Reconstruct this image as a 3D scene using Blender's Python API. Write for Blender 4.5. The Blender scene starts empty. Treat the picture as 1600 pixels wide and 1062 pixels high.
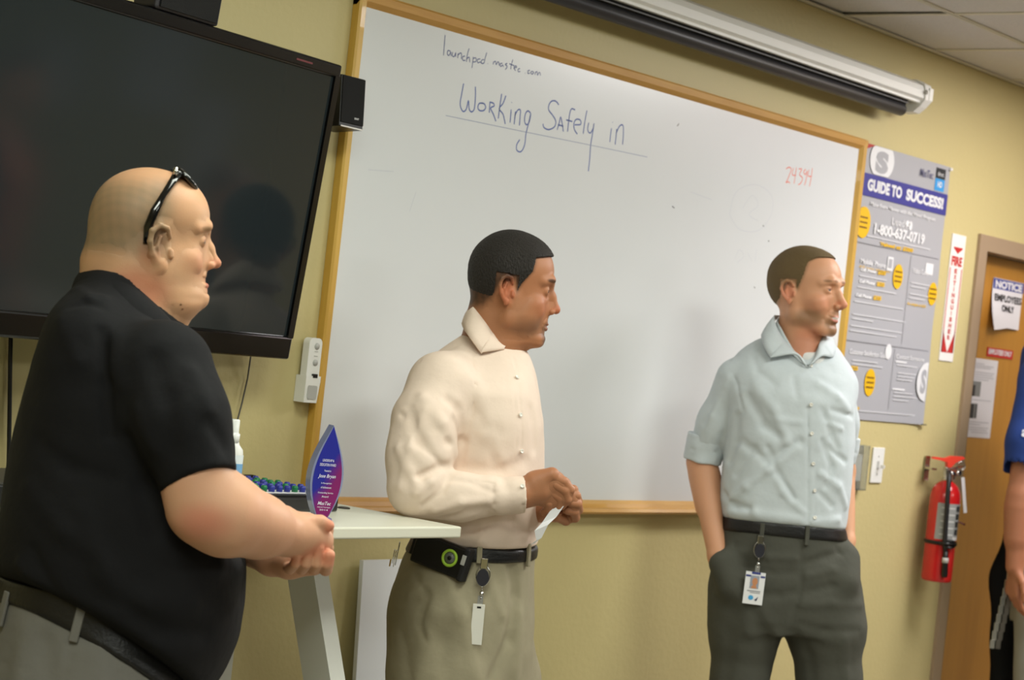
import bpy, bmesh, math, random
import numpy as np
from mathutils import Vector, Matrix, Quaternion
R = math.radians
S = bpy.context.scene
COL = S.collection
random.seed(7)
rng = np.random.default_rng(7)

# ------------------------------------------------------------------ camera
F_PX = 3200.0
ROLL = R(6.27)
CAM = Vector((0.0, -3.34, 1.52))
FWD = Vector((0.78087, 0.62469, 0.0))          # level, looking obliquely along the wall
RGT = Vector((0.62469, -0.78087, 0.0))
UP = Vector((0, 0, 1))
cd = bpy.data.cameras.new('camera'); cam = bpy.data.objects.new('camera', cd); COL.objects.link(cam)
xa = RGT * math.cos(ROLL) + UP * math.sin(ROLL)
ya = -RGT * math.sin(ROLL) + UP * math.cos(ROLL)
m3 = Matrix((xa, ya, -FWD)).transposed()
cam.matrix_world = Matrix.Translation(CAM) @ m3.to_4x4()
cd.sensor_width = 36.0; cd.lens = 36.0 * F_PX / 1600.0
cd.clip_start = 0.1; cd.clip_end = 60
cd.dof.use_dof = True; cd.dof.focus_distance = 4.0; cd.dof.aperture_fstop = 7.0
S.camera = cam

# ------------------------------------------------------------------ exposure, world, lights
S.view_settings.view_transform = 'Standard'; S.view_settings.look = 'None'
S.view_settings.gamma = 1.0; S.view_settings.use_curve_mapping = False
S.view_settings.exposure = 0.0
wd = bpy.data.worlds.new('world'); S.world = wd; wd.use_nodes = True
wd.node_tree.nodes['Background'].inputs[0].default_value = (1.0, 0.95, 0.85, 1)
wd.node_tree.nodes['Background'].inputs[1].default_value = 0.0
# fluorescent troffers recessed in the ceiling: (x, y, watts, colour)
TROFFERS = [(6.88, -0.695, 4, (1.0, 0.86, 0.86)), (8.10, -1.915, 14, (1.0, 0.80, 0.90)), (6.27, -1.305, 49, (1.0, 0.985, 1.0)), (4.44, -1.915, 30, (0.95, 1.0, 0.94)), (2.61, -1.305, 21, (0.93, 1.0, 0.90)), (0.78, -1.915, 28, (0.93, 1.0, 0.90)),
            (6.27, -4.355, 36, (1.0, 0.98, 0.93)), (3.83, -4.355, 33, (0.96, 1.0, 0.95)), (0.78, -4.355, 34, (0.94, 1.0, 0.92))]
for (lx, ly, lw, lc) in TROFFERS:
    ld = bpy.data.lights.new('troffer_lamp', 'AREA'); ld.shape = 'RECTANGLE'; ld.size = 1.16; ld.size_y = 0.56
    ld.energy = lw; ld.color = lc
    lo = bpy.data.objects.new('troffer_lamp', ld); COL.objects.link(lo); lo.location = (lx, ly, 2.650)

# ------------------------------------------------------------------ materials
def lin(c):
    c = [x / 255.0 for x in c[:3]]
    return tuple((x / 12.92 if x <= 0.04045 else ((x + 0.055) / 1.055) ** 2.4) for x in c) + (1.0,)
MATS = {}
def mat(name, rgb, rough=0.6, metal=0.0, var=0.0, vscale=8.0, bump=0.0, bscale=60.0, spec=0.5, coat=0.0, sheen=0.0,
        emit=0.0, trans=0.0, alpha=1.0, sss=0.0, stretch=None, ior=1.45, vcol=None, bump2=0.0, b2scale=8.0, rgb2=None):
    if name in MATS: return MATS[name]
    m = bpy.data.materials.new(name); m.use_nodes = True; MATS[name] = m
    nt = m.node_tree; N = nt.nodes; L = nt.links; b = N['Principled BSDF']
    col = lin(rgb)
    b.inputs['Base Color'].default_value = col
    b.inputs['Roughness'].default_value = rough; b.inputs['Metallic'].default_value = metal
    b.inputs['Specular IOR Level'].default_value = spec; b.inputs['IOR'].default_value = ior
    b.inputs['Coat Weight'].default_value = coat; b.inputs['Coat Roughness'].default_value = 0.08
    b.inputs['Sheen Weight'].default_value = sheen
    b.inputs['Transmission Weight'].default_value = trans; b.inputs['Alpha'].default_value = alpha
    if sss:
        b.inputs['Subsurface Weight'].default_value = sss
        b.inputs['Subsurface Radius'].default_value = (0.012, 0.005, 0.003); b.inputs['Subsurface Scale'].default_value = 0.6
    if emit:
        b.inputs['Emission Color'].default_value = col; b.inputs['Emission Strength'].default_value = emit
    tc = N.new('ShaderNodeTexCoord'); mp = N.new('ShaderNodeMapping'); L.new(tc.outputs['Object'], mp.inputs['Vector'])
    if stretch: mp.inputs['Scale'].default_value = stretch
    src = None
    if vcol:
        va = N.new('ShaderNodeVertexColor'); va.layer_name = vcol; src = va.outputs['Color']
        L.new(src, b.inputs['Base Color'])
    nz = N.new('ShaderNodeTexNoise'); nz.inputs['Scale'].default_value = vscale; nz.inputs['Detail'].default_value = 4
    L.new(mp.outputs[0], nz.inputs['Vector'])
    if var or rgb2:
        if rgb2:
            mx = N.new('ShaderNodeMix'); mx.data_type = 'RGBA'
            rp = N.new('ShaderNodeValToRGB'); rp.color_ramp.elements[0].position = .35; rp.color_ramp.elements[1].position = .65
            L.new(nz.outputs['Fac'], rp.inputs[0]); L.new(rp.outputs[0], mx.inputs[0])
            mx.inputs[6].default_value = col; mx.inputs[7].default_value = lin(rgb2); src = mx.outputs[2]
            L.new(src, b.inputs['Base Color'])
        if var:
            hs = N.new('ShaderNodeHueSaturation')
            mr = N.new('ShaderNodeMapRange'); mr.inputs[1].default_value = .3; mr.inputs[2].default_value = .7
            mr.inputs[3].default_value = 1 - var; mr.inputs[4].default_value = 1 + var
            L.new(nz.outputs['Fac'], mr.inputs[0]); L.new(mr.outputs[0], hs.inputs['Value'])
            if src: L.new(src, hs.inputs['Color'])
            else: hs.inputs['Color'].default_value = col
            L.new(hs.outputs[0], b.inputs['Base Color'])
    nrm = None
    for (st, sc) in ((bump, bscale), (bump2, b2scale)):
        if not st: continue
        n2 = N.new('ShaderNodeTexNoise'); n2.inputs['Scale'].default_value = sc; n2.inputs['Detail'].default_value = 3
        L.new(mp.outputs[0], n2.inputs['Vector'])
        bp = N.new('ShaderNodeBump'); bp.inputs['Strength'].default_value = st; bp.inputs['Distance'].default_value = .01
        L.new(n2.outputs['Fac'], bp.inputs['Height'])
        if nrm: L.new(nrm, bp.inputs['Normal'])
        nrm = bp.outputs[0]; L.new(nrm, b.inputs['Normal'])
    return m
def wood(name, a, b_, rough=.4, axis='X', scale=3.0, coat=.2, rings=26.0):
    m = bpy.data.materials.new(name); m.use_nodes = True; MATS[name] = m
    nt = m.node_tree; N = nt.nodes; L = nt.links; b = N['Principled BSDF']
    tc = N.new('ShaderNodeTexCoord'); mp = N.new('ShaderNodeMapping'); L.new(tc.outputs['Object'], mp.inputs[0])
    sc = {'X': (.08, 1, 1), 'Z': (1, 1, .08)}[axis]; mp.inputs['Scale'].default_value = sc
    nz = N.new('ShaderNodeTexNoise'); nz.inputs['Scale'].default_value = scale; nz.inputs['Detail'].default_value = 6
    n2 = N.new('ShaderNodeTexNoise'); n2.inputs['Scale'].default_value = rings * 4; n2.inputs['Detail'].default_value = 3
    L.new(mp.outputs[0], nz.inputs[0]); L.new(mp.outputs[0], n2.inputs[0])
    mm = N.new('ShaderNodeMath'); mm.operation = 'MULTIPLY_ADD'; mm.inputs[1].default_value = .35
    L.new(n2.outputs['Fac'], mm.inputs[0]); L.new(nz.outputs['Fac'], mm.inputs[2])
    rp = N.new('ShaderNodeValToRGB'); rp.color_ramp.elements[0].position = .45; rp.color_ramp.elements[1].position = .95
    rp.color_ramp.elements[0].color = lin(a); rp.color_ramp.elements[1].color = lin(b_)
    L.new(mm.outputs[0], rp.inputs[0]); L.new(rp.outputs[0], b.inputs['Base Color'])
    b.inputs['Roughness'].default_value = rough; b.inputs['Coat Weight'].default_value = coat
    bp = N.new('ShaderNodeBump'); bp.inputs['Strength'].default_value = .08; bp.inputs['Distance'].default_value = .004
    L.new(n2.outputs['Fac'], bp.inputs['Height']); L.new(bp.outputs[0], b.inputs['Normal'])
    return m

# ------------------------------------------------------------------ object helpers
def link(name, me, m=None, parent=None, loc=None, smooth=False):
    o = bpy.data.objects.new(name, me); COL.objects.link(o)
    if m is not None: me.materials.append(m)
    if parent is not None: o.parent = parent
    if loc is not None: o.location = loc
    if smooth: me.polygons.foreach_set('use_smooth', [True] * len(me.polygons))
    return o
def tag(o, label=None, cat=None, group=None, kind=None):
    if label: o['label'] = label
    if cat: o['category'] = cat
    if group: o['group'] = group
    if kind: o['kind'] = kind
    return o
def empty(name, loc=(0, 0, 0), rot=(0, 0, 0)):
    o = bpy.data.objects.new(name, None); COL.objects.link(o); o.empty_display_size = .1
    o.location = loc; o.rotation_euler = rot
    return o
class MB:
    """collects simple shapes into one mesh"""
    def __init__(s): s.bm = bmesh.new(); s.mi = 0
    def _geo(s, verts, faces, M=None, smooth=False):
        vs = [s.bm.verts.new((M @ Vector(v)) if M else Vector(v)) for v in verts]
        for f in faces:
            try: fc = s.bm.faces.new([vs[i] for i in f]); fc.smooth = smooth; fc.material_index = s.mi
            except ValueError: pass
        return vs
    def box(s, a, b, M=None, bev=0.0):
        x0, y0, z0 = a; x1, y1, z1 = b
        if bev > 0:
            t = bmesh.new()
            vs = [t.verts.new(v) for v in [(x0, y0, z0), (x1, y0, z0), (x1, y1, z0), (x0, y1, z0), (x0, y0, z1), (x1, y0, z1), (x1, y1, z1), (x0, y1, z1)]]
            for f in [(3, 2, 1, 0), (4, 5, 6, 7), (0, 1, 5, 4), (1, 2, 6, 5), (2, 3, 7, 6), (3, 0, 4, 7)]: t.faces.new([vs[i] for i in f])
            bmesh.ops.bevel(t, geom=list(t.edges), offset=bev, segments=3, affect='EDGES', profile=.5)
            t.verts.index_update()
            s._geo([v.co[:] for v in t.verts], [[v.index for v in f.verts] for f in t.faces], M)
            t.free(); return s
        s._geo([(x0, y0, z0), (x1, y0, z0), (x1, y1, z0), (x0, y1, z0), (x0, y0, z1), (x1, y0, z1), (x1, y1, z1), (x0, y1, z1)],
               [(3, 2, 1, 0), (4, 5, 6, 7), (0, 1, 5, 4), (1, 2, 6, 5), (2, 3, 7, 6), (3, 0, 4, 7)], M); return s
    def prism(s, pts, a, b, axis='Y', M=None):
        """polygon pts (2D) extruded along axis from a to b"""
        n = len(pts)
        f = {'Y': lambda p, t: (p[0], t, p[1]), 'X': lambda p, t: (t, p[0], p[1]), 'Z': lambda p, t: (p[0], p[1], t)}[axis]
        s._geo([f(p, a) for p in pts] + [f(p, b) for p in pts],
               [tuple(range(n))[::-1], tuple(range(n, 2 * n))] + [(i, (i + 1) % n, n + (i + 1) % n, n + i) for i in range(n)], M); return s
    def lathe(s, prof, seg=24, M=None, smooth=True):
        vs = []; fs = []
        for (r, z) in prof:
            for k in range(seg): a = 2 * math.pi * k / seg; vs.append((max(r, 1e-5) * math.cos(a), max(r, 1e-5) * math.sin(a), z))
        for i in range(len(prof) - 1):
            for k in range(seg): fs.append((i * seg + k, i * seg + (k + 1) % seg, (i + 1) * seg + (k + 1) % seg, (i + 1) * seg + k))
        fs.append(tuple(range(seg))[::-1]); fs.append(tuple(range((len(prof) - 1) * seg, len(prof) * seg)))
        s._geo(vs, fs, M, smooth); return s
    def tube(s, pts, r, seg=8, M=None, flat=1.0, nrm=None, closed=False):
        """swept tube; r number or list; flat scales the section along nrm"""
        pts = [Vector(p) for p in pts]; n = len(pts); rs = r if isinstance(r, (list, tuple)) else [r] * n
        vs = []; fs = []
        ref = Vector(nrm) if nrm is not None else None; pu = None
        for i, p in enumerate(pts):
            if closed: t = (pts[(i + 1) % n] - pts[i - 1]).normalized()
            else: t = (pts[min(i + 1, n - 1)] - pts[max(i - 1, 0)]).normalized()
            if ref is not None: u = ref - t * ref.dot(t)
            elif pu is not None: u = pu - t * pu.dot(t)
            else: u = t.orthogonal()
            if u.length < 1e-6: u = t.orthogonal()
            u.normalize(); pu = u; w = t.cross(u)
            for k in range(seg):
                a = 2 * math.pi * (k + .5) / seg; vs.append(p + u * math.cos(a) * rs[i] * flat + w * math.sin(a) * rs[i])
        rng_ = range(n if closed else n - 1)
        for i in rng_:
            for k in range(seg):
                j = (i + 1) % n; fs.append((i * seg + k, i * seg + (k + 1) % seg, j * seg + (k + 1) % seg, j * seg + k))
        if not closed: fs.append(tuple(range(seg))[::-1]); fs.append(tuple(range((n - 1) * seg, n * seg)))
        s._geo(vs, fs, M, True); return s
    def poly(s, pts, M=None): s._geo(pts, [tuple(range(len(pts)))], M); return s
    def build(s, name, m, parent=None, loc=None, recalc=True, rot=None, smooth=None):
        if recalc: bmesh.ops.recalc_face_normals(s.bm, faces=s.bm.faces)
        me = bpy.data.meshes.new(name); s.bm.to_mesh(me); s.bm.free()
        ms = m if isinstance(m, (list, tuple)) else [m]
        o = link(name, me, None, parent, loc)
        for q in ms: me.materials.append(q)
        if rot is not None: o.rotation_euler = rot
        return o
def struct(name, mb, m, **k):
    o = mb.build(name, m, **k); o['kind'] = 'structure'; return o
_txt = {}
def text_poly(body, bold=0.0, shear=0.0, space=1.0):
    key = (body, bold, shear, space)
    if key in _txt: return _txt[key]
    cu = bpy.data.curves.new('t', 'FONT'); cu.body = body; cu.offset = bold; cu.shear = shear; cu.resolution_u = 3; cu.space_character = space
    o = bpy.data.objects.new('t', cu); me = o.to_mesh()
    vs = [v.co.copy() for v in me.vertices]; fs = [tuple(p.vertices) for p in me.polygons]
    o.to_mesh_clear(); bpy.data.objects.remove(o); bpy.data.curves.remove(cu)
    _txt[key] = (vs, fs); return _txt[key]
def text_fit(mb, body, x0, x1, z0, z1, y=0.0, M=None, bold=.02, shear=0.0, space=1.0, plane='XZ'):
    """lays lettering into the rectangle (x0..x1, z0..z1)"""
    vs, fs = text_poly(body, bold, shear, space)
    if not vs: return
    ax = min(v.x for v in vs); bx = max(v.x for v in vs); az = min(v.y for v in vs); bz = max(v.y for v in vs)
    out = []
    for v in vs:
        X = x0 + (v.x - ax) / max(bx - ax, 1e-6) * (x1 - x0); Z = z0 + (v.y - az) / max(bz - az, 1e-6) * (z1 - z0)
        out.append((X, y, Z) if plane == 'XZ' else (X, Z, y))
    mb._geo(out, fs, M)

# ------------------------------------------------------------------ measuring: from the photograph to metres on a real plane
def ray(px, py):
    a, b = px - 800.0, py - 531.0; c, s = math.cos(ROLL), math.sin(ROLL)
    return FWD + RGT * ((a * c + b * s) / F_PX) - UP * ((-a * s + b * c) / F_PX)
def wall(px, py, off=0.0):
    d = ray(px, py); t = (-off - CAM.y) / d.y; return CAM + d * t
def lvl(px, py, z):
    d = ray(px, py); return CAM + d * ((z - CAM.z) / d.z)
def dep(px, py, z): return CAM + ray(px, py) * z
# ------------------------------------------------------------------ the room
M_WALL = mat('wall_paint', (195, 181, 130), rough=.5, bump=.12, bscale=55, spec=.45, var=.015, vscale=1.3)
M_WALL2 = mat('far_wall_paint', (74, 78, 76), rough=.7, bump=.1, bscale=55)
M_CEIL = mat('ceiling_tile', (212, 208, 204), rough=.9, bump=.5, bscale=160, var=.03, vscale=90)
M_GRID = mat('ceiling_grid', (214, 208, 190), rough=.5)
M_DARK = mat('dark_void', (22, 20, 18), rough=.9)
M_FLOOR = mat('carpet', (150, 144, 130), rough=.95, bump=.4, bscale=300, var=.08, vscale=120)
M_BASE = mat('rubber_base', (70, 60, 52), rough=.6)
XL, XR, YB, ZC = -1.6, 9.3, -6.9, 2.655
DX0, DX1, DZ = 6.85, 7.765, 2.03            # door opening
w = MB(); T = .14
w.box((XL, 0, 0), (DX0, T, ZC + .2)); w.box((DX1, 0, 0), (XR, T, ZC + .2)); w.box((DX0, 0, DZ), (DX1, T, ZC + .2))
struct('wall_back', w, M_WALL)
struct('wall_right', MB().box((XR, YB - .1, 0), (XR + .1, T, ZC + .2)), M_WALL)
struct('wall_left', MB().box((XL - .1, YB - .1, 0), (XL, T, ZC + .2)), M_WALL)
struct('wall_front', MB().box((XL, YB - .1, 0), (XR, YB, ZC + .2)), M_WALL2)
struct('floor', MB().box((XL - .1, YB - .1, -.1), (XR + .1, 1.2, 0)), M_FLOOR)
struct('baseboard_back', MB().box((XL, -.008, 0), (6.78, 0, .1)).box((7.84, -.008, 0), (XR, 0, .1)), M_BASE)
struct('wall_hall', MB().box((5.8, 1.2, 0), (8.8, 1.3, 2.8)), M_WALL2)
# ceiling: deck above, grid of tees and lay-in tiles
ceil = MB().box((XL, YB, ZC + .16), (XR, T, ZC + .2)); ceil = struct('ceiling', ceil, M_DARK)
ys = [-.39 - .61 * k for k in range(11)]; xs = [5.66 + .61 * k for k in range(-12, 7)]
g = MB()
for y in ys: g.box((XL, y - .011, ZC), (XR, y + .011, ZC + .004)).box((XL, y - .002, ZC), (XR, y + .002, ZC + .03))
for x in xs: g.box((x - .011, YB, ZC + .0005), (x + .011, 0, ZC + .0045))
g.box((XL, -.022, ZC - .002), (XR, 0, ZC + .002)).box((XL, -.003, ZC - .002), (XR, 0, ZC + .03))
g.build('ceiling_grid', M_GRID, parent=ceil)
tile_me = {}
troff = [(t[0], t[1]) for t in TROFFERS]
yb = [0.0] + ys; xb = [XL] + xs
n_t = 0
for j in range(len(yb) - 1):
    y1, y0 = yb[j] - .004, yb[j + 1] + .004
    for i in range(len(xb) - 1):
        x0, x1 = xb[i] + .004, xb[i + 1] - .004
        cx, cy = (x0 + x1) / 2, (y0 + y1) / 2
        if any(abs(cx - tx) < .6 and abs(cy - ty) < .3 for tx, ty in troff): continue
        key = (round(x1 - x0, 3), round(y1 - y0, 3))
        if key not in tile_me:
            hx, hy = key[0] / 2, key[1] / 2
            t = MB().box((-hx, -hy, .004), (hx, hy, .016))
            bmesh.ops.recalc_face_normals(t.bm, faces=t.bm.faces)
            me = bpy.data.meshes.new('ceiling_tile'); t.bm.to_mesh(me); t.bm.free(); me.materials.append(M_CEIL); tile_me[key] = me
        o = bpy.data.objects.new('ceiling_tile', tile_me[key]); COL.objects.link(o); o.parent = ceil
        o.location = (cx, cy, ZC + random.uniform(0, .0015))
        if j == 0 and abs(x1 - 5.656) < .02: o.location.x -= .018; o.location.z += .004; o.rotation_euler.x = R(.6)
# recessed fluorescent fixtures
M_TROF = mat('troffer_white', (230, 228, 220), rough=.4)
M_LENS = mat('troffer_lens', (255, 246, 226), rough=.5, emit=2.0)
where = ['close to the wall above the fire extinguisher', 'farthest right, above the wooden door', 'over the whiteboard and the man in the pale grey shirt', 'over the man in the cream shirt', 'nearest the television', 'leftmost of the front row',
         'farthest right in the back row', 'middle of the back row', 'leftmost of the back row']
for (lx, ly, lw, lc), wh in zip(TROFFERS, where):
    t = empty('ceiling_light', (lx, ly, ZC))
    tag(t, 'long recessed fluorescent ceiling light ' + wh, 'ceiling light', 'ceiling lights')
    f = MB()
    for a, b in (((-.61, -.305), (.61, -.285)), ((-.61, .285), (.61, .305)), ((-.61, -.285), (-.585, .285)), ((.585, -.285), (.61, .285))):
        f.box((a[0], a[1], 0), (b[0], b[1], .08))
    f.box((-.61, -.305, .08), (.61, .305, .09))
    f.build('frame', M_TROF, t)
    MB().box((-.585, -.285, .012), (.585, .285, .016)).build('diffuser', M_LENS, t)

# ------------------------------------------------------------------ door in the wall, right
M_FRAME = mat('door_frame_paint', (158, 136, 112), rough=.45)
M_DOOR = wood('door_veneer', (190, 134, 54), (160, 104, 34), rough=.35, axis='Z', scale=2.2, coat=.15, rings=10)
fr = empty('door_frame', (0, 0, 0)); fr['kind'] = 'structure'; fr.name = 'door_1'
k = MB(); fw = .068
k.box((DX0 - fw, -.012, 0), (DX0, .0, DZ + .055)).box((DX0 - .002, -.012, 0), (DX0, T, DZ)).build('jamb', M_FRAME, fr)
MB().box((DX1, -.012, 0), (DX1 + fw, .0, DZ + .055)).box((DX1, -.012, 0), (DX1 + .002, T, DZ)).build('jamb', M_FRAME, fr)
MB().box((DX0, -.012, DZ), (DX1, .0, DZ + .055)).box((DX0, -.012, DZ - .002), (DX1, T, DZ)).box((DX0, .062, DZ - .02), (DX1, .09, DZ)).build('head_jamb', M_FRAME, fr)
lf = MB().box((DX0 + .004, .06, .01), (DX1 - .004, .104, DZ - .006)).build('door_leaf', M_DOOR, fr)
M_STEEL = mat('brushed_steel', (180, 178, 170), rough=.3, metal=1)
h = MB().lathe([(.028, 0), (.028, .006), (.012, .01), (.012, .045)], 20, Matrix.Translation((DX1 - .07, .06, 1.0)) @ Matrix.Rotation(R(90), 4, 'X'))
h.tube([(DX1 - .07, .018, 1.0), (DX1 - .12, .014, 1.0), (DX1 - .18, .018, .998)], .008).build('door_handle', M_STEEL, lf)
DY = .06                                                                # door face

# ------------------------------------------------------------------ whiteboard
M_OAK = wood('oak_frame', (206, 160, 84), (176, 124, 52), rough=.5, axis='X', scale=9, coat=.08)
M_OAKV = wood('oak_frame_upright', (206, 166, 72), (180, 132, 44), rough=.45, axis='Z', scale=9, coat=.15)
M_BOARD = mat('whiteboard_enamel', (214, 216, 218), rough=.26, spec=.45, bump=.02, bscale=5, var=.012, vscale=1.5)
WX0, WX1, WZ0, WZ1 = 3.447, 5.876, 1.068, 2.292
wb = empty('whiteboard', ((WX0 + WX1) / 2, 0, WZ0)); tag(wb, 'large whiteboard in an oak frame with blue handwriting, fixed to the wall', 'whiteboard')
def rel(o, root): o.location = Vector(o.location) - root.location; return o
fwid = .034
rel(MB().box((WX0 + .02, -.012, WZ0 + .02), (WX1 - .02, -.001, WZ1 - .02)).build('board_surface', M_BOARD, wb), wb)
prof = [(-.001, 0), (-.022, 0), (-.026, .005), (-.024, .022), (-.016, .03), (-.012, fwid), (-.001, fwid)]
rel(MB().prism([(p[0], WZ1 - p[1]) for p in prof], WX0, WX1, 'X').build('top_rail', M_OAK, wb), wb)
rel(MB().prism([(WX0 + p[1], p[0]) for p in prof], WZ0, WZ1 - .001, 'Z').build('left_stile', M_OAKV, wb), wb)
rel(MB().prism([(WX1 - p[1], p[0]) for p in prof], WZ0, WZ1 - .001, 'Z').build('right_stile', M_OAKV, wb), wb)
tr = [(-.001, WZ0), (-.045, WZ0 + .002), (-.050, WZ0 + .008), (-.044, WZ0 + .016), (-.032, WZ0 + .018), (-.028, WZ0 + .028), (-.020, WZ0 + .034), (-.012, WZ0 + .037), (-.001, WZ0 + .037)]
rel(MB().prism(tr, WX0 + .002, WX1 - .002, 'X').build('tray_rail', M_OAK, wb), wb)
M_INKB = mat('blue_marker', (92, 108, 168), rough=.6); M_INKN = mat('navy_marker', (104, 112, 152), rough=.6)
M_INKR = mat('red_marker', (222, 112, 92), rough=.6); M_INKF = mat('faded_marker', (196, 198, 204), rough=.6)
def stroke(mb, pts, wpx=2.2):
    """a pen line on the board; pts measured in photo pixels, drawn on the board plane"""
    q = []
    P = [Vector((p[0], p[1], 0)) for p in pts]
    if len(P) > 2:                                              # Catmull-Rom
        for i in range(len(P) - 1):
            a = P[max(i - 1, 0)]; b = P[i]; c = P[i + 1]; d = P[min(i + 2, len(P) - 1)]
            for t in (0, .25, .5, .75):
                q.append(.5 * ((2 * b) + (c - a) * t + (2 * a - 5 * b + 4 * c - d) * t * t + (3 * b - a - 3 * c + d) * t ** 3))
        q.append(P[-1])
    else: q = P
    W = [wall(p.x, p.y, .0122) - Vector(wb.location) for p in q]
    hw = wpx * .5 / 600.0
    L_, R_ = [], []
    for i, p in enumerate(W):
        t = W[min(i + 1, len(W) - 1)] - W[max(i - 1, 0)]; n = Vector((-t.z, 0, t.x))
        if n.length < 1e-9: n = Vector((1, 0, 0))
        n.normalize(); L_.append(p + n * hw); R_.append(p - n * hw)
    mb._geo(L_ + R_, [(i, i + 1, len(W) + i + 1, len(W) + i) for i in range(len(W) - 1)])
def Z(pts, ox, oy, sx): return [(ox + x / sx, oy + y / sx) for x, y in pts]
def ZZ(l): return [Z(p, 680, 40, 4.618) for p in l]
big = ZZ([[(205, 418), (190, 500), (180, 560), (188, 600), (205, 620), (225, 600), (240, 540), (245, 600), (262, 622), (282, 600), (290, 520), (290, 440)],
     [(345, 560), (318, 562), (308, 590), (320, 612), (350, 612), (364, 590), (355, 565), (335, 558)],
     [(395, 550), (392, 600), (390, 628)], [(393, 552), (420, 560), (425, 580), (400, 595), (420, 640), (438, 690)],
     [(480, 492), (468, 570), (455, 670)], [(510, 505), (490, 560), (462, 600), (490, 640), (505, 710)],
     [(548, 605), (545, 650), (540, 700)], [(552, 552), (552, 556)],
     [(580, 620), (575, 660), (570, 712)], [(575, 650), (595, 610), (615, 610), (612, 660), (608, 720)],
     [(688, 630), (668, 615), (650, 640), (645, 690), (660, 715), (680, 690), (690, 630), (675, 700), (655, 780), (645, 860), (620, 908), (590, 900), (588, 860), (610, 822)],
     [(892, 572), (870, 545), (840, 545), (820, 575), (820, 610), (850, 650), (870, 690), (860, 730), (820, 750), (785, 735), (778, 708)],
     [(880, 752), (895, 700), (905, 660), (915, 700), (925, 765)], [(885, 715), (925, 725)],
     [(1010, 608), (985, 600), (972, 630), (962, 700), (955, 765)], [(945, 680), (990, 692)],
     [(1005, 715), (1050, 712), (1045, 680), (1015, 678), (1000, 710), (1005, 750), (1025, 782)],
     [(1095, 612), (1080, 690), (1068, 780)],
     [(1108, 700), (1100, 750), (1118, 775), (1140, 740), (1146, 705), (1135, 780), (1122, 860), (1115, 960), (1105, 1050)],
     [(1272, 740), (1265, 790), (1260, 840)], [(1280, 695), (1281, 699)],
     [(1310, 745), (1305, 800), (1298, 858)], [(1305, 780), (1330, 725), (1355, 720), (1358, 780), (1352, 858)]])
small = ZZ([[(72, 68), (66, 140), (60, 215)], [(110, 185), (92, 180), (88, 205), (100, 215), (112, 190), (115, 220)],
     [(125, 190), (124, 218), (138, 222), (148, 195), (148, 226)], [(165, 200), (162, 235)], [(163, 215), (180, 198), (190, 205), (188, 242)],
     [(215, 220), (198, 225), (200, 250), (218, 250)], [(245, 165), (232, 210), (225, 262)], [(228, 240), (245, 228), (250, 265)],
     [(275, 225), (270, 270), (265, 305)], [(272, 240), (292, 232), (295, 258), (272, 262)],
     [(325, 240), (305, 245), (308, 268), (325, 262), (330, 270)], [(352, 245), (335, 250), (335, 272), (352, 268), (360, 235), (372, 195)],
     [(378, 272), (380, 274)], [(420, 262), (418, 280)], [(420, 265), (435, 258), (440, 282), (450, 262), (460, 268), (462, 290)],
     [(485, 272), (470, 275), (472, 295), (488, 285), (492, 298)], [(520, 272), (505, 280), (520, 295), (505, 318)],
     [(560, 245), (548, 290), (545, 315)], [(535, 275), (572, 290)], [(570, 305), (588, 300), (580, 290), (568, 305), (580, 325)],
     [(612, 310), (598, 315), (600, 332), (614, 330)], [(648, 342), (650, 344)], [(682, 322), (668, 328), (670, 345), (682, 342)],
     [(700, 328), (690, 338), (698, 350), (710, 340), (702, 328)], [(722, 335), (720, 355)], [(722, 340), (735, 332), (738, 358), (750, 338), (758, 345), (758, 360)]])
s1 = MB()
for p in big: stroke(s1, p, 2.3)
tag(s1.build('large_handwriting', M_INKB, wb, recalc=False), 'blue handwriting reading Working Safely in')
s2 = MB()
for p in small: stroke(s2, p, 1.7)
tag(s2.build('small_handwriting', M_INKN, wb, recalc=False), 'small blue handwriting of a web address')
s3 = MB(); stroke(s3, ZZ([[(75, 648), (640, 765), (1120, 862), (1530, 948)]])[0], 1.1); s3.build('underline', mat('thin_marker', (150, 158, 182), rough=.6), wb, recalc=False)
s4 = MB()
red = [[(171, 935), (185, 925), (200, 935), (190, 965), (178, 995), (170, 1010), (185, 1005), (192, 1015)],
       [(212, 930), (205, 965), (225, 970)], [(228, 925), (222, 970), (215, 1015)], [(240, 935), (258, 935), (245, 965), (262, 985), (250, 1015), (238, 1020)],
       [(280, 935), (268, 950), (278, 965), (288, 945), (282, 990), (272, 1025)], [(298, 938), (292, 972), (312, 975)], [(316, 930), (310, 980), (300, 1030)]]
for p in red: stroke(s4, Z(p, 1180, 0, 3.54), 2.0)
tag(s4.build('red_number', M_INKR, wb, recalc=False), 'red handwritten number 24394')
s5 = MB()
for p in [[(1140, 335), (1150, 300), (1180, 288), (1205, 305), (1205, 335), (1185, 360), (1155, 358), (1140, 335)], [(1160, 325), (1175, 305), (1185, 320), (1170, 335), (1185, 345)],
          [(1148, 405), (1155, 390), (1162, 400), (1152, 410)], [(1168, 395), (1175, 408)], [(1182, 390), (1180, 408)], [(650, 300), (640, 330)], [(575, 265), (615, 268)], [(1080, 300), (1112, 312)]]:
    stroke(s5, p, 1.4)
tag(s5.build('erased_marks', M_INKF, wb, recalc=False), kind='stuff')
s6 = MB()
for p in [[(1058, 197), (1061, 193)], [(1050, 322), (1054, 325)], [(1192, 352), (1194, 354)], [(1200, 376), (1202, 377)], [(1178, 448), (1180, 450)]]: stroke(s6, p, 2.2)
tag(s6.build('ink_specks', mat('speck_ink', (120, 120, 122), rough=.7), wb, recalc=False), kind='stuff')

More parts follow.
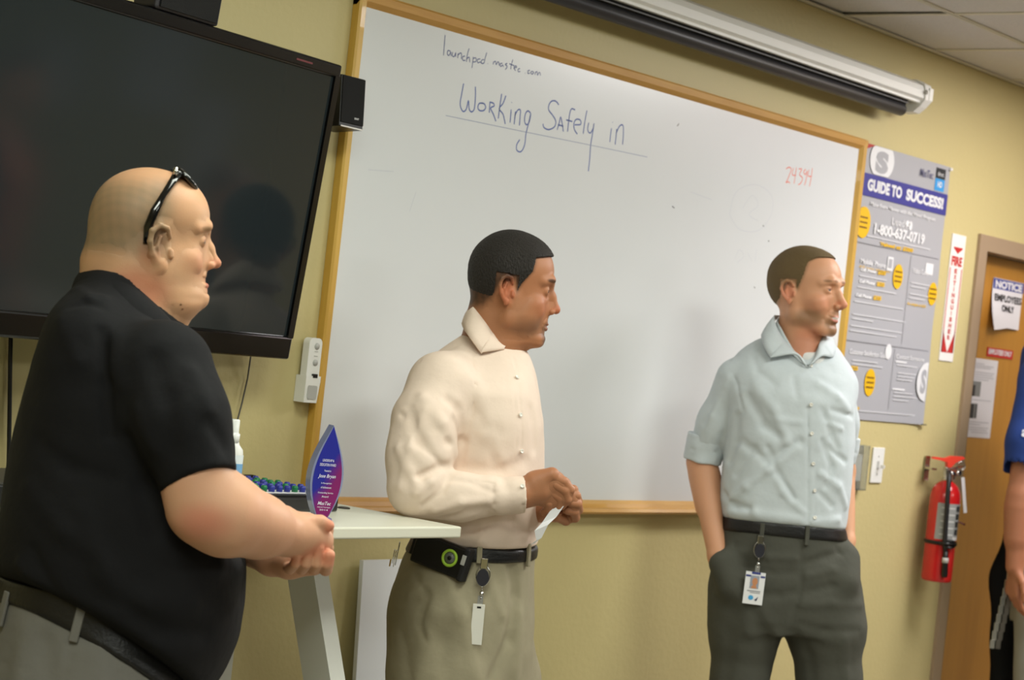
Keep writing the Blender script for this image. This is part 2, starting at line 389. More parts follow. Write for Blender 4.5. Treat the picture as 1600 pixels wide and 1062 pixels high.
# ------------------------------------------------------------------ projection screen case
M_WMET = mat('white_enamel', (236, 236, 232), rough=.4, spec=.5); M_BLK = mat('black_satin', (14, 14, 15), rough=.35)
M_BLK2 = mat('black_fabric_edge', (8, 8, 8), rough=.8); M_TUBE = mat('charcoal_tube', (44, 44, 48), rough=.4, spec=.5)
ps = empty('projection_screen', (4.8, 0, 2.39)); tag(ps, 'rolled-up projector screen in a long white case with a black bar, high on the wall', 'projector screen')
c = [(-.004, 2.50), (-.03, 2.512), (-.085, 2.512), (-.118, 2.496), (-.125, 2.478), (-.125, 2.455), (-.112, 2.448), (-.112, 2.440), (-.098, 2.440), (-.098, 2.49), (-.02, 2.49), (-.02, 2.43), (-.004, 2.43)]
rel(MB().prism(c, 3.55, 6.05, 'X').build('case', M_WMET, ps), ps)
rel(MB().prism([(-.018, 2.488), (-.096, 2.488), (-.100, 2.45), (-.085, 2.42), (-.04, 2.415), (-.018, 2.43)], 3.56, 5.98, 'X').build('roller', M_BLK2, ps), ps)
mm = Matrix.Translation((3.55, -.078, 2.408)) @ Matrix.Rotation(R(90), 4, 'Y')
rel(MB().lathe([(.019, 0), (.021, .004), (.021, 2.42), (.019, 2.424)], 20, mm).build('weight_bar', M_TUBE, ps), ps)
rel(MB().box((3.56, -.1025, 2.4285), (5.975, -.0995, 2.4315)).build('slot_edge', mat('slot_grey', (96, 96, 98), rough=.5), ps), ps)
for x0 in (3.53, 6.03):
    e = [(-.002, 2.515), (-.09, 2.517), (-.122, 2.502), (-.131, 2.48), (-.131, 2.45), (-.112, 2.428), (-.09, 2.41), (-.05, 2.408), (-.03, 2.42), (-.002, 2.42)]
    rel(MB().prism(e, x0, x0 + .045, 'X').build('end_cap', M_WMET, ps), ps)
rel(MB().box((6.052, -.118, 2.452), (6.076, -.133, 2.492)).build('end_bracket', M_WMET, ps), ps)
rel(MB().lathe([(.007, 0), (.007, .004)], 12, Matrix.Translation((6.028, -.131, 2.475)) @ Matrix.Rotation(R(90), 4, 'X')).build('screw', M_STEEL, ps), ps)
# ------------------------------------------------------------------ television
M_SCRN = mat('tv_screen_glass', (34, 40, 43), rough=.09, spec=.5, ior=1.45); M_BEZ = mat('gloss_black_bezel', (7, 7, 8), rough=.2, spec=.35, coat=.1)
BR = Vector((3.2662, -.100, 1.4216)); yaw, pit = R(9.5), R(5.0); TW, TH = 1.16, .665
tvx = Vector((math.cos(yaw), math.sin(yaw), 0)); tn = Vector((math.sin(yaw), -math.cos(yaw), 0))
tz = (tn * math.sin(pit) + UP * math.cos(pit)); tyv = tz.cross(tvx)
TVM = Matrix.Translation(BR) @ Matrix((tvx, tyv, tz)).transposed().to_4x4()
tv = bpy.data.objects.new('television', None); COL.objects.link(tv); tv.matrix_world = TVM
tag(tv, 'large black flat television on the wall left of the whiteboard', 'television')
b = MB(); B = (.020, .020, .030, .052)     # left right top bottom
b.box((-TW, 0, 0), (0, .035, B[3]), bev=.006).box((-TW, 0, TH - B[2]), (0, .035, TH), bev=.006)
b.box((-TW, 0, B[3] - .004), (-TW + B[0], .035, TH - B[2] + .004)).box((-B[1], 0, B[3] - .004), (0, .035, TH - B[2] + .004))
b.build('bezel', M_BEZ, tv)
MB().box((-TW + .012, .006, B[3] - .01), (-.012, .03, TH - B[2] + .01)).build('screen', M_SCRN, tv)
MB().box((-TW + .02, .03, .02), (-.02, .055, TH - .02), bev=.008).box((-TW + .2, .05, .1), (-.2, .085, TH - .12), bev=.01).build('rear_cover', M_BLK, tv)
MB().box((-.75, .08, .25), (-.41, .1, .5)).tube([(-.58, .1, .36), (-.58, .17, .37)], .02).build('wall_bracket', M_BLK, tv)
MB().box((-.175, -.0006, TH - .017), (-.115, .0004, TH - .013)).build('red_print', mat('red_print', (96, 20, 22), rough=.5), tv)
MB().box((-.62, -.0006, .018), (-.54, .0004, .026)).build('badge_print', mat('grey_print', (70, 70, 74), rough=.4), tv)
# small speakers fixed to it
sp = bpy.data.objects.new('speaker', None); COL.objects.link(sp)
sp.location = wall(551, 201, .105); sp.rotation_euler = (R(-4), 0, R(2))
tag(sp, 'small black cube speaker beside the right edge of the television', 'speaker', 'surround speakers')
MB().box((-.046, 0, .0), (.035, .085, .118), bev=.002).build('speaker_body', M_BLK, sp)
MB().box((-.044, -.003, .010), (.033, .002, .116), bev=.001).build('grille', mat('speaker_cloth', (10, 10, 11), rough=.9, bump=.3, bscale=900), sp)
t = MB(); text_fit(t, 'SONY', .000, .016, .021, .0255, y=-.0036, bold=.03); t.build('maker_lettering', mat('silver_print', (210, 210, 212), rough=.3), sp, recalc=False)
MB().box((-.043, -.002, .0), (.032, .001, .0028)).build('bottom_trim', M_STEEL, sp)
MB().box((-.06, .03, .02), (-.042, .06, .07)).build('bracket', M_BLK, sp)
s2_ = bpy.data.objects.new('speaker', None); COL.objects.link(s2_); s2_.matrix_world = TVM @ Matrix.Translation((-.455, -.0, TH))
tag(s2_, 'long black centre speaker lying on top of the television, cut by the frame top', 'speaker', 'surround speakers')
MB().box((-.20, .0, .0005), (.0, .06, .075), bev=.006).build('speaker_body', mat('dark_grey_plastic', (38, 36, 40), rough=.45), s2_)
MB().box((-.19, -.004, .006), (-.01, .002, .068), bev=.001).build('grille', MATS['speaker_cloth'], s2_)
# cables
ca = MB(); pts = [wall(17, 520, .02), wall(16, 560, .012), wall(15, 640, .012), wall(14, 700, .012), wall(12, 790, .012), wall(10, 850, .012)]
tag(ca.tube(pts, .0045, 8).build('power_cable', mat('black_rubber', (16, 16, 17), rough=.5)), 'thick black cable hanging down the wall at the far left', 'cable')
ca = MB(); pts = [wall(393, 548, .02), wall(387, 590, .008), wall(378, 630, .008), wall(370, 660, .008), wall(366, 740, .008), wall(366, 800, .01)]
tag(ca.tube(pts, .0018, 6).build('signal_cable', mat('grey_wire', (84, 82, 78), rough=.5)), 'thin grey wire hanging below the right end of the television', 'cable')

# ------------------------------------------------------------------ remote control in its wall cradle
M_PLW = mat('white_plastic', (226, 226, 222), rough=.35, spec=.5); M_PLG = mat('grey_plastic', (176, 176, 172), rough=.4)
rc = empty('remote_control', (3.418, 0, 1.325)); tag(rc, 'white screen remote in its wall cradle beside the left whiteboard frame', 'remote control')
def rbox(x0, x1, z0, z1, y0, y1, r):
    pts = []
    for cx, cz, a0 in ((x1 - r, z1 - r, 0), (x0 + r, z1 - r, 90), (x0 + r, z0 + r, 180), (x1 - r, z0 + r, 270)):
        for k in range(5): a = R(a0 + k * 22.5); pts.append((cx + r * math.cos(a), cz + r * math.sin(a)))
    return pts
MB().prism(rbox(-.021, .021, .045, .150, 0, 0, .012), -.030, -.010).build('remote_body', M_PLW, rc)
MB().prism([(-.024, 0), (.018, 0), (.024, .05), (.024, .062), (-.024, .062)], -.034, -.001).build('cradle', M_PLW, rc)
MB().prism(rbox(-.016, .015, .008, .040, 0, 0, .005), -.0355, -.0338).build('cradle_window', M_PLG, rc)
for zz in (.131, .093): MB().lathe([(.008, 0), (.0075, .0018)], 16, Matrix.Translation((.004, -.0298, zz)) @ Matrix.Rotation(R(90), 4, 'X')).build('button', M_PLG, rc)
for zz in (.118, .107): MB().box((-.002, -.0308, zz), (.009, -.0298, zz + .002)).build('button', M_PLG, rc)
MB().box((-.003, -.0350, .058), (.012, -.0300, .067)).build('display', M_BLK, rc)

# ------------------------------------------------------------------ poster
M_PG = mat('poster_grey', (166, 166, 171), rough=.4, spec=.5); M_PW = mat('poster_white', (222, 222, 224), rough=.4); M_PB = mat('poster_navy', (62, 62, 140), rough=.35)
M_PY = mat('poster_yellow', (224, 178, 28), rough=.4); M_PLN = mat('poster_line', (132, 132, 138), rough=.4); M_PR = mat('poster_red', (170, 40, 36), rough=.4)
M_PBK = mat('poster_black', (40, 44, 50), rough=.4); M_PBL = mat('poster_sky', (56, 150, 216), rough=.4)
PX0, PX1, PZ0, PZ1 = 5.885, 6.502, 1.383, 2.287
po = empty('poster', (PX0, -.002, PZ0)); tag(po, 'grey success guide poster with a navy banner, right of the whiteboard', 'poster')
pm = bmesh.new(); nx, nz = 12, 16; grid = {}
for i in range(nx + 1):
    for j in range(nz + 1):
        u, v = i / nx, j / nz
        yy = -.0015 - .008 * (max(0, u - .75) / .25) ** 2 * (max(0, .35 - v) / .35) - .002 * math.sin(v * 9 + u * 3) ** 2 * u
        grid[i, j] = pm.verts.new((u * (PX1 - PX0) - (.013 * u * max(0, .5 - v)), yy - .001, v * (PZ1 - PZ0)))
for i in range(nx):
    for j in range(nz): pm.faces.new((grid[i, j], grid[i + 1, j], grid[i + 1, j + 1], grid[i, j + 1])).smooth = True
me = bpy.data.meshes.new('paper'); pm.to_mesh(me); pm.free(); link('paper', me, M_PG, po)
PYy = -.0150 + .005
def pw(px, py): p = wall(px, py, .004); return p.x - PX0, p.z - PZ0
def q4(mb, a, b, c, d, y): mb.poly([(a[0], y, a[1]), (b[0], y, b[1]), (c[0], y, c[1]), (d[0], y, d[1])])
W_, H_ = PX1 - PX0, PZ1 - PZ0
def rect(mb, u0, u1, v0, v1, y=-.0055): mb.poly([(u0 * W_, y, v0 * H_), (u1 * W_, y, v0 * H_), (u1 * W_, y, v1 * H_), (u0 * W_, y, v1 * H_)])
def disc(mb, u, v, rx, rz, y=-.0058, n=24): mb.poly([(u * W_ + rx * math.cos(2 * math.pi * k / n), y, v * H_ + rz * math.sin(2 * math.pi * k / n)) for k in range(n)])
def ptext(mb, s, u0, u1, v0, v1, y=-.0062, **k): text_fit(mb, s, u0 * W_, u1 * W_, v0 * H_, v1 * H_, y=y, **k)
z_ = MB(); rect(z_, 0.0, 1.0, .812, .893); z_.build('banner_print', M_PB, po, recalc=False)
z_ = MB()
ptext(z_, 'GUIDE TO', .075, .46, .832, .876, bold=.05); ptext(z_, 'SUCCESS!', .51, .955, .832, .876, bold=.05)
n = 30
# clipped white roundel with a grey S
pts = []
for k in range(48):
    a = 2 * math.pi * k / 48; x = .205 * W_ + .082 * math.cos(a); zc = .953 * H_ + .064 * math.sin(a); pts.append((x, -.0056, min(max(zc, .896 * H_), H_ - .002)))
z_.poly(pts)
ptext(z_, 'Make Extra Money with the Move! Program', .13, .88, .776, .796, bold=.012)
ptext(z_, 'Leads', .385, .56, .732, .757, bold=.0); ptext(z_, '1-800-637-0719', .20, .78, .682, .724, bold=.045)
rect(z_, .385, .60, .728, .7295)
zl_ = MB()
for (u0, u1, v) in [(.13, .86, .668), (.10, .40, .52), (.09, .52, .478), (.07, .62, .425), (.07, .66, .378), (.07, .30, .362), (.06, .64, .336), (.06, .58, .318),
                    (.68, 1.0 - .06, .530), (.68, .86, .516), (.68, .90, .488), (.68, .86, .472), (.12, .40, .212), (.12, .46, .198), (.62, .86, .214), (.64, .86, .185), (.64, .84, .172), (.64, .82, .160),
                    (.62, .84, .110), (.62, .93, .096), (.62, .80, .082), (.25, .90, .030)]: rect(zl_, u0, u1, v, v + .0055)
tag(zl_.build('small_print', mat('poster_pale', (196, 196, 200), rough=.4), po, recalc=False), kind='stuff')
ptext(z_, 'Mobile Phone', .09, .37, .566, .585, bold=.02); ptext(z_, 'Video Card', .68, .86, .570, .590, bold=.01)
for u, v in ((.10, .540), (.10, .497), (.08, .445)): ptext(z_, 'Cell Phone', u, u + .17, v, v + .013, bold=.05)
ptext(z_, 'Customer Satisfaction Guide', .08, .50, .236, .255, bold=.01); ptext(z_, 'Contact Someone', .60, .93, .240, .258, bold=.01)
rect(z_, .60, .73, .226, .233); rect(z_, .60, .74, .122, .129)
# phone, hand-set and document pictograms
rect(z_, .385, .45, .560, .612); rect(z_, .83, .92, .575, .618)
disc(z_, .565, .748, .016, .010); disc(z_, .60, .742, .012, .016); disc(z_, .505, .262, .022, .026)
pts = []
for k in range(40):
    a = 2 * math.pi * k / 40; pts.append((min(.97 * W_ + .070 * math.cos(a), W_ - .016), -.0110, .165 * H_ + .068 * math.sin(a)))
z_.poly(pts)
tag(z_.build('white_print', M_PW, po, recalc=False), kind='stuff')
z_ = MB()
ptext(z_, 'S', .135, .275, .903, .985, y=-.0062, bold=.07); ptext(z_, 'S', .90, .965, .118, .212, y=-.0116, bold=.05); rect(z_, .398, .437, .570, .604, y=-.0062)
tag(z_.build('grey_print', M_PG, po, recalc=False), kind='stuff')
z_ = MB()
for a in [(.03, .97, .640), (.03, .97, .283)]: rect(z_, a[0], a[1], a[2], a[2] + .0025)
rect(z_, .645, .649, .300, .632); rect(z_, .575, .579, .05, .275); tag(z_.build('line_print', M_PLN, po, recalc=False), kind='stuff')
z_ = MB()
for a in ((.075, .715, .047, .052), (.52, .545, .034, .042), (.945, .505, .032, .040), (.335, .140, .036, .046)): zb_ = MB(); disc(zb_, *a); zb_.build('yellow_bubble', M_PY, po, recalc=False)
ptext(z_, 'Valued at: $200', .28, .66, .643, .660, bold=.04); ptext(z_, 'All new phones', .08, .42, .548, .560, bold=.0); ptext(z_, 'As simple as $25', .66, .88, .445, .458, bold=.02)
for u, v in ((.29, .540), (.29, .497), (.27, .445), (.10, .178)): ptext(z_, '$25', u, u + .09, v - .002, v + .016, bold=.05)
ptext(z_, 'visit us', .10, .25, .036, .050, bold=.04)
tag(z_.build('yellow_print', M_PY, po, recalc=False), kind='stuff')
z_ = MB()
for (u, v) in ((.075, .715), (.52, .545), (.945, .505), (.335, .140)):
    for dv in (.018, 0, -.018): rect(z_, u - .04, u + .04, v + dv - .003, v + dv + .003, y=-.0066)
tag(z_.build('bubble_lettering', mat('poster_brown', (120, 84, 20), rough=.5), po, recalc=False), kind='stuff')
z_ = MB(); ptext(z_, 'MasTec', .64, .80, .935, .965, bold=.01, shear=.2); z_.build('company_lettering', mat('poster_slate', (92, 92, 124), rough=.5), po, recalc=False)
z_ = MB(); rect(z_, .83, .945, .945, .985); z_.build('logo_top', M_PBK, po, recalc=False)
z_ = MB(); rect(z_, .83, .945, .898, .944); z_.build('logo_bottom', M_PBL, po, recalc=False)
z_ = MB(); ptext(z_, 'direct', .85, .925, .955, .972, bold=.0); ptext(z_, 'HD', .86, .915, .912, .934, bold=.03); z_.build('logo_lettering', M_PW, po, recalc=False)
z_ = MB(); z_.poly([(.01 * W_, -.0056, H_ - .001), (.12 * W_, -.0056, H_ - .001), (.01 * W_, -.0056, .975 * H_)]); z_.build('corner_mark', M_PR, po, recalc=False)
MB().box((W_ - .012, -.0125, H_ - .012), (W_ + .002, -.003, H_ - .003)).build('corner_clip', M_PW, po)
MB().box((W_ - .02, -.016, -.0015), (W_ + .008, -.006, .002)).build('corner_clip', M_BLK, po)

# ------------------------------------------------------------------ fire extinguisher sign
M_SR = mat('sign_red', (188, 40, 44), rough=.35); M_SW = mat('sign_white', (232, 228, 224), rough=.35)
fs_ = empty('fire_sign', (6.578, -.001, 1.614)); tag(fs_, 'narrow white and red sign reading FIRE EXTINGUISHER beside the door', 'sign')
SW, SH = .106, .450
MB().box((0, -.003, 0), (SW, 0, SH)).build('sign_plate', M_SW, fs_)
z_ = MB()
z_.poly([(.018, -.0034, .405), (SW - .018, -.0034, .405), (SW - .018, -.0034, .400), (SW / 2, -.0034, .382), (.018, -.0034, .400)])
text_fit(z_, 'FIRE', .012, SW - .012, .338, .372, y=-.0034, bold=.05)
for i, ch in enumerate('EXTINGUISHER'): 
    zc = .312 - i * .0215; wd_ = .005 if ch == 'I' else .022; text_fit(z_, ch, SW / 2 - wd_ / 2, SW / 2 + wd_ / 2, zc, zc + .0165, y=-.0034, bold=.05)
for x in (.006, SW - .012): z_.poly([(x, -.0034, .03), (x + .006, -.0034, .03), (x + .006, -.0034, .330), (x, -.0034, .330)])
z_.poly([(.006, -.0034, .03), (SW / 2, -.0034, .03), (.006, -.0034, .11)]); z_.poly([(SW / 2, -.0034, .03), (SW - .006, -.0034, .03), (SW - .006, -.0034, .11)])
z_.build('sign_print', M_SR, fs_, recalc=False)

# ------------------------------------------------------------------ papers on the door
M_PAP = mat('copy_paper', (222, 220, 224), rough=.6); M_INK = mat('black_print', (52, 52, 56), rough=.6); M_NB = mat('notice_blue', (64, 74, 150), rough=.5)
M_PHG = mat('photo_grey', (128, 130, 130), rough=.5)
def dplane(px, py): return wall(px, py, -DY + .003)
a, b_, c_, d_ = dplane(1553, 433), dplane(1600, 438), dplane(1602, 521), dplane(1543, 508)
nt_ = empty('notice_sheet', (a.x, DY - .001, d_.z)); tag(nt_, 'curled white sheet reading NOTICE EMPLOYEES ONLY taped on the door', 'notice')
W2, H2 = .265, a.z - d_.z - .0
def ny_(v, u): return .002 + .035 * (1 - v) ** 2 * (.6 + .4 * math.cos(u * 3))
bm_ = bmesh.new(); g_ = {}
for i in range(11):
    for j in range(13):
        u, v = i / 10, j / 12
        yy = -ny_(v, u)
        g_[i, j] = bm_.verts.new((u * W2 - .02 * (1 - v), yy, v * H2 + .030 * (u - .5) * (1 - v) * (u < .5)))
for i in range(10):
    for j in range(12): bm_.faces.new((g_[i, j], g_[i + 1, j], g_[i + 1, j + 1], g_[i, j + 1])).smooth = True
me = bpy.data.meshes.new('sheet'); bm_.to_mesh(me); bm_.free(); link('sheet', me, M_PAP, nt_)
def drape(mb, e):
    bmesh.ops.subdivide_edges(mb.bm, edges=[ed for ed in mb.bm.edges if ed.calc_length() > .03], cuts=3, use_grid_fill=True)
    for v in mb.bm.verts: v.co.y = -ny_(v.co.z / H2, v.co.x / W2) - e
    return mb
def ny(v, u=.5): return -.0045
z_ = MB(); z_.poly([(0, ny(1, .1), .99 * H2), (W2, ny(1), .99 * H2), (W2, ny(.76), .78 * H2), (.0, ny(.76), .78 * H2)]); drape(z_, .0008).build('notice_band', M_NB, nt_, recalc=False)
z_ = MB(); text_fit(z_, 'NOTICE', .015, W2 - .015, .80 * H2, .96 * H2, y=ny(.78) - .0015, bold=.05); drape(z_, .0016).build('notice_word', M_PAP, nt_, recalc=False)
z_ = MB(); text_fit(z_, 'EMPLOYEES', .012, W2 - .012, .53 * H2, .68 * H2, y=ny(.50) - .002, bold=.03); text_fit(z_, 'ONLY', .07, W2 - .075, .33 * H2, .47 * H2, y=ny(.33) - .002, bold=.03)
drape(z_, .0014).build('notice_lettering', M_INK, nt_, recalc=False)
p0, p1 = dplane(1544, 537), dplane(1582, 562)
rl = empty('red_label', (p0.x, DY - .001, p1.z)); tag(rl, 'small red label reading EMPLOYEES ONLY on the door', 'label')
MB().box((0, -.002, 0), (p1.x - p0.x, 0, p0.z - p1.z - .012)).build('label_plate', M_SR, rl)
z_ = MB(); text_fit(z_, 'EMPLOYEES ONLY', .012, p1.x - p0.x - .012, .010, .030, y=-.0026, bold=.04); z_.build('label_lettering', M_PAP, rl, recalc=False)
p0, p1 = dplane(1521, 567), dplane(1549, 685)
sh = empty('instruction_sheet', (p0.x - .008, DY - .001, p1.z)); tag(sh, 'long white printed sheet with two small grey photos on the door', 'notice')
W3, H3 = .215, p0.z - p1.z + .02
MB().box((0, -.0015, 0), (W3, 0, H3)).build('sheet', M_PAP, sh)
z_ = MB()
z_.box((.025, -.0022, .52 * H3), (.09, -.0016, .71 * H3)).box((.03, -.0022, .24 * H3), (.08, -.0016, .43 * H3)); z_.build('photo_print', M_PHG, sh)
z_ = MB(); z_.box((.025, -.0026, .52 * H3), (.045, -.0021, .66 * H3)).box((.025, -.0026, .24 * H3), (.052, -.0021, .42 * H3)).box((.065, -.0026, .25 * H3), (.075, -.0021, .42 * H3)); z_.build('photo_shadow', M_INK, sh)
z_ = MB()
for v, x0, x1 in ((.93, .03, .10), (.905, .03, .18), (.88, .03, .16), (.82, .03, .19), (.79, .03, .18), (.76, .03, .19), (.73, .03, .15), (.47, .03, .19), (.19, .03, .19), (.16, .03, .12), (.12, .03, .19), (.09, .03, .18), (.06, .05, .19)):
    z_.poly([(x0, -.002, v * H3), (x1, -.002, v * H3), (x1, -.002, v * H3 + .003), (x0, -.002, v * H3 + .003)])
z_.build('text_lines', mat('faint_print', (176, 176, 182), rough=.6), sh, recalc=False)

# ------------------------------------------------------------------ light switch and clear holder
sw = empty('light_switch', (6.172, -.001, 1.174)); tag(sw, 'white toggle light switch plate on the wall left of the extinguisher', 'light switch')
MB().box((0, -.006, 0), (.078, 0, .120), bev=.002).build('switch_plate', M_PLW, sw)
MB().box((.032, -.0075, .046), (.046, -.005, .074)).build('toggle_slot', M_PLG, sw)
MB().box((.0345, -.019, .052), (.0435, -.006, .064), Matrix.Translation((0, 0, .003)) @ Matrix.Rotation(R(12), 4, 'X')).build('toggle', M_PLW, sw)
for zz in (.03, .09): MB().lathe([(.0028, 0), (.0028, .001)], 10, Matrix.Translation((.039, -.006, zz)) @ Matrix.Rotation(R(90), 4, 'X')).build('screw', M_PLG, sw)
M_ACR = mat('clear_acrylic', (235, 238, 235), rough=.08, trans=.92, ior=1.3, spec=.4)
ch_ = empty('acrylic_holder', (6.00, -.001, 1.150)); tag(ch_, 'clear acrylic wall holder with a white card, behind the pale shirt sleeve', 'holder')
k = MB(); k.box((0, -.003, 0), (.105, 0, .150)).box((0, -.028, 0), (.105, -.025, .150)).box((0, -.025, 0), (.003, -.003, .15)).box((.102, -.025, 0), (.105, -.003, .15)).box((.003, -.025, 0), (.102, -.003, .003))
k.build('acrylic_box', M_ACR, ch_)
MB().box((.010, -.020, .03), (.072, -.008, .118), bev=.002).build('white_card', M_PLW, ch_)

# ------------------------------------------------------------------ fire extinguisher
M_RED = mat('extinguisher_red', (190, 24, 26), rough=.25, coat=.5); M_RED2 = mat('lever_red', (222, 62, 44), rough=.4)
M_CHR = mat('chrome', (200, 200, 198), rough=.15, metal=1); M_HOSE = mat('black_hose', (24, 24, 26), rough=.45)
ec = wall(1472, 822, .09); fx = empty('fire_extinguisher', (ec.x, -.090, .845)); fx.rotation_euler.z = R(-38)
tag(fx, 'red fire extinguisher with black hose hanging on the wall beside the door', 'fire extinguisher')
RR = .0535
MB().lathe([(.045, 0), (.052, .003), (RR, .012), (RR, .290), (.050, .315), (.040, .335), (.025, .348), (.019, .352)], 40).build('cylinder', M_RED, fx)
MB().lathe([(.018, .350), (.018, .362), (.015, .364), (.015, .385), (.012, .388)], 20).build('neck_ring', M_CHR, fx)
MB().box((-.014, -.012, .372), (.030, .012, .400), bev=.003).lathe([(.011, 0), (.011, .02)], 14, Matrix.Translation((.026, 0, .383)) @ Matrix.Rotation(R(90), 4, 'Y')).build('valve_body', M_CHR, fx)
MB().lathe([(.016, 0), (.016, .012), (.013, .014)], 20, Matrix.Translation((.006, -.010, .372)) @ Matrix.Rotation(R(90), 4, 'X')).build('pressure_gauge', M_CHR, fx)
k = MB(); k.prism([(-.066, .424), (-.06, .432), (-.02, .430), (.006, .440), (.046, .442), (.054, .436), (.020, .418), (.006, .400), (-.008, .400), (-.010, .416), (-.03, .421)], -.011, .011)
k.build('lever', M_RED2, fx)
MB().prism([(.004, .400), (.03, .400), (.058, .405), (.060, .411), (.03, .408)], -.010, .010).build('carry_handle', M_CHR, fx)
pin = MB(); pin.tube([(.040 + .016 * math.cos(a), -.014, .410 + .014 * math.sin(a)) for a in [2 * math.pi * k_ / 16 for k_ in range(16)]], .0015, 6, closed=True).build('pull_ring', M_CHR, fx)
hp = [(-.004, -.018, .385), (-.016, -.042, .384), (-.024, -.062, .365), (-.025, -.068, .320), (-.022, -.068, .26), (-.018, -.066, .19), (-.013, -.064, .13), (-.008, -.066, .108)]
MB().tube(hp, .0085, 10).build('hose', M_HOSE, fx)
MB().tube([(-.008, -.066, .112), (-.007, -.067, .092), (-.004, -.068, .03), (-.003, -.068, .022)], [.009, .010, .012, .009], 10).build('nozzle', M_BLK, fx)
MB().tube([(-.0065, -.067, .090), (-.006, -.067, .072)], [.0112, .0118], 10).build('nozzle_band', M_PLG, fx)
MB().lathe([(RR + .001, .130), (RR + .004, .132), (RR + .004, .142), (RR + .001, .144)], 32).tube([(-.03, -.058, .137), (-.012, -.076, .139), (.012, -.072, .140), (.03, -.058, .136)], .006, 8).tube([(-.02, -.064, .146), (.0, -.079, .150), (.022, -.064, .146)], .005, 6).tube([(-.02, -.064, .128), (.0, -.079, .126), (.022, -.064, .130)], .005, 6).build('strap', M_BLK, fx)
def curved(mb, a0, a1, z0, z1, r, n=8):
    for i in range(n):
        t0, t1 = R(a0 + (a1 - a0) * i / n), R(a0 + (a1 - a0) * (i + 1) / n)
        mb._geo([(r * math.cos(t0), r * math.sin(t0), z0), (r * math.cos(t1), r * math.sin(t1), z0), (r * math.cos(t1), r * math.sin(t1), z1), (r * math.cos(t0), r * math.sin(t0), z1)], [(0, 1, 2, 3)])
z_ = MB(); curved(z_, -140, -12, .150, .276, RR + .0006, 14); z_.build('label', mat('label_grey', (150, 152, 150), rough=.4), fx, recalc=False)
z_ = MB()
for i in range(4): curved(z_, -64, -40, .168 + .027 * i, .188 + .027 * i, RR + .0011, 3)
curved(z_, -12, 30, .150, .276, RR + .0008, 6); z_.build('label_panels', mat('label_dark', (52, 54, 54), rough=.4), fx, recalc=False)
z_ = MB()
for i in range(5): curved(z_, -124, -70, .166 + .023 * i, .170 + .023 * i, RR + .0011, 6)
curved(z_, -70, -40, .150, .162, RR + .0012, 3); z_.build('label_lettering', mat('label_white', (206, 206, 204), rough=.4), fx, recalc=False)
tg = MB(); tg.box((-.006, -.001, -.125), (.006, .001, 0), Matrix.Translation((.052, -.012, .37)) @ Matrix.Rotation(R(-11), 4, 'Y')); tg.build('inspection_tag', M_PAP, fx)
MB().tube([(.050, -.020, .215), (.066, -.022, .209), (.074, -.022, .207)], [.003, .003, .005], 8).build('plastic_seal', mat('maroon_plastic', (96, 44, 40), rough=.5), fx)
hk = MB().box((-.066, .050, .345), (-.048, .066, .43)).box((-.066, -.01, .385), (-.048, .055, .392)).build('wall_hook', M_CHR, fx)

# ------------------------------------------------------------------ standing desk with its clutter
M_TOP = mat('desk_laminate', (214, 212, 196), rough=.35, spec=.5); M_EDGE = mat('desk_edge', (202, 200, 188), rough=.5); M_LEG = mat('desk_leg_paint', (196, 196, 188), rough=.4, spec=.5)
TZ = 1.12; TX1, TY0, TY1, TX0 = 3.312, -.612, -.03, 1.75
dk = empty('standing_desk', ((TX0 + TX1) / 2, (TY0 + TY1) / 2, 0)); tag(dk, 'tall desk with an off-white laminate top on slanted painted legs', 'desk')
k = MB(); k.box((TX0, TY0, TZ - .024), (TX1, TY1, TZ), bev=.004)
rel(k.build('desk_top', M_TOP, dk), dk)
def leg(x):
    k = MB(); a = Vector((x, -.33, TZ - .024)); b = Vector((x, -.74, .03)); 
    hw, hd = .022, .038
    d = (b - a).normalized(); n_ = Vector((0, d.z, -d.y)) * -1
    vs = []
    for p in (a, b):
        for sx, sn in ((-1, -1), (1, -1), (1, 1), (-1, 1)): vs.append(p + Vector((sx * hw, 0, 0)) + n_ * sn * hd)
    k._geo(vs, [(0, 1, 2, 3), (4, 5, 6, 7), (0, 1, 5, 4), (1, 2, 6, 5), (2, 3, 7, 6), (3, 0, 4, 7)])
    rel(k.build('leg', M_LEG, dk), dk)
    rel(MB().box((x - .03, -.80, 0), (x + .03, -.12, .03), bev=.004).build('foot', M_LEG, dk), dk)
    rel(MB().box((x - .02, -.12, .03), (x + .02, -.16, TZ - .03)).build('post', M_LEG, dk), dk)
leg(3.115); leg(1.95)
rel(MB().box((1.95, -.15, .35), (3.11, -.13, .42)).build('cross_rail', M_LEG, dk), dk)
g0 = lvl(537, 794, TZ); rel(MB().lathe([(.014, 0), (.014, .002), (.010, .0035)], 20, Matrix.Translation(g0)).build('grommet', mat('dark_grommet', (58, 54, 50), rough=.5), dk), dk)
g0 = lvl(531, 846, TZ - .026); rel(MB().lathe([(.005, -.01), (.006, 0)], 12, Matrix.Translation((g0.x, g0.y + .03, TZ - .024))).build('screw_cap', mat('green_cap', (96, 130, 84), rough=.5), dk), dk)
# white panel leaning on the wall behind the desk
pn = MB(); a0 = wall(565, 871, .02)
pn.box((0, -.012, 0), (.62, 0, .955)); o = pn.build('foam_board', mat('white_foam_board', (222, 224, 226), rough=.5)); o.location = (a0.x, -.075, 0); o.rotation_euler.x = R(-3.6)
tag(o, 'plain white panel standing on the floor and leaning against the wall', 'board')

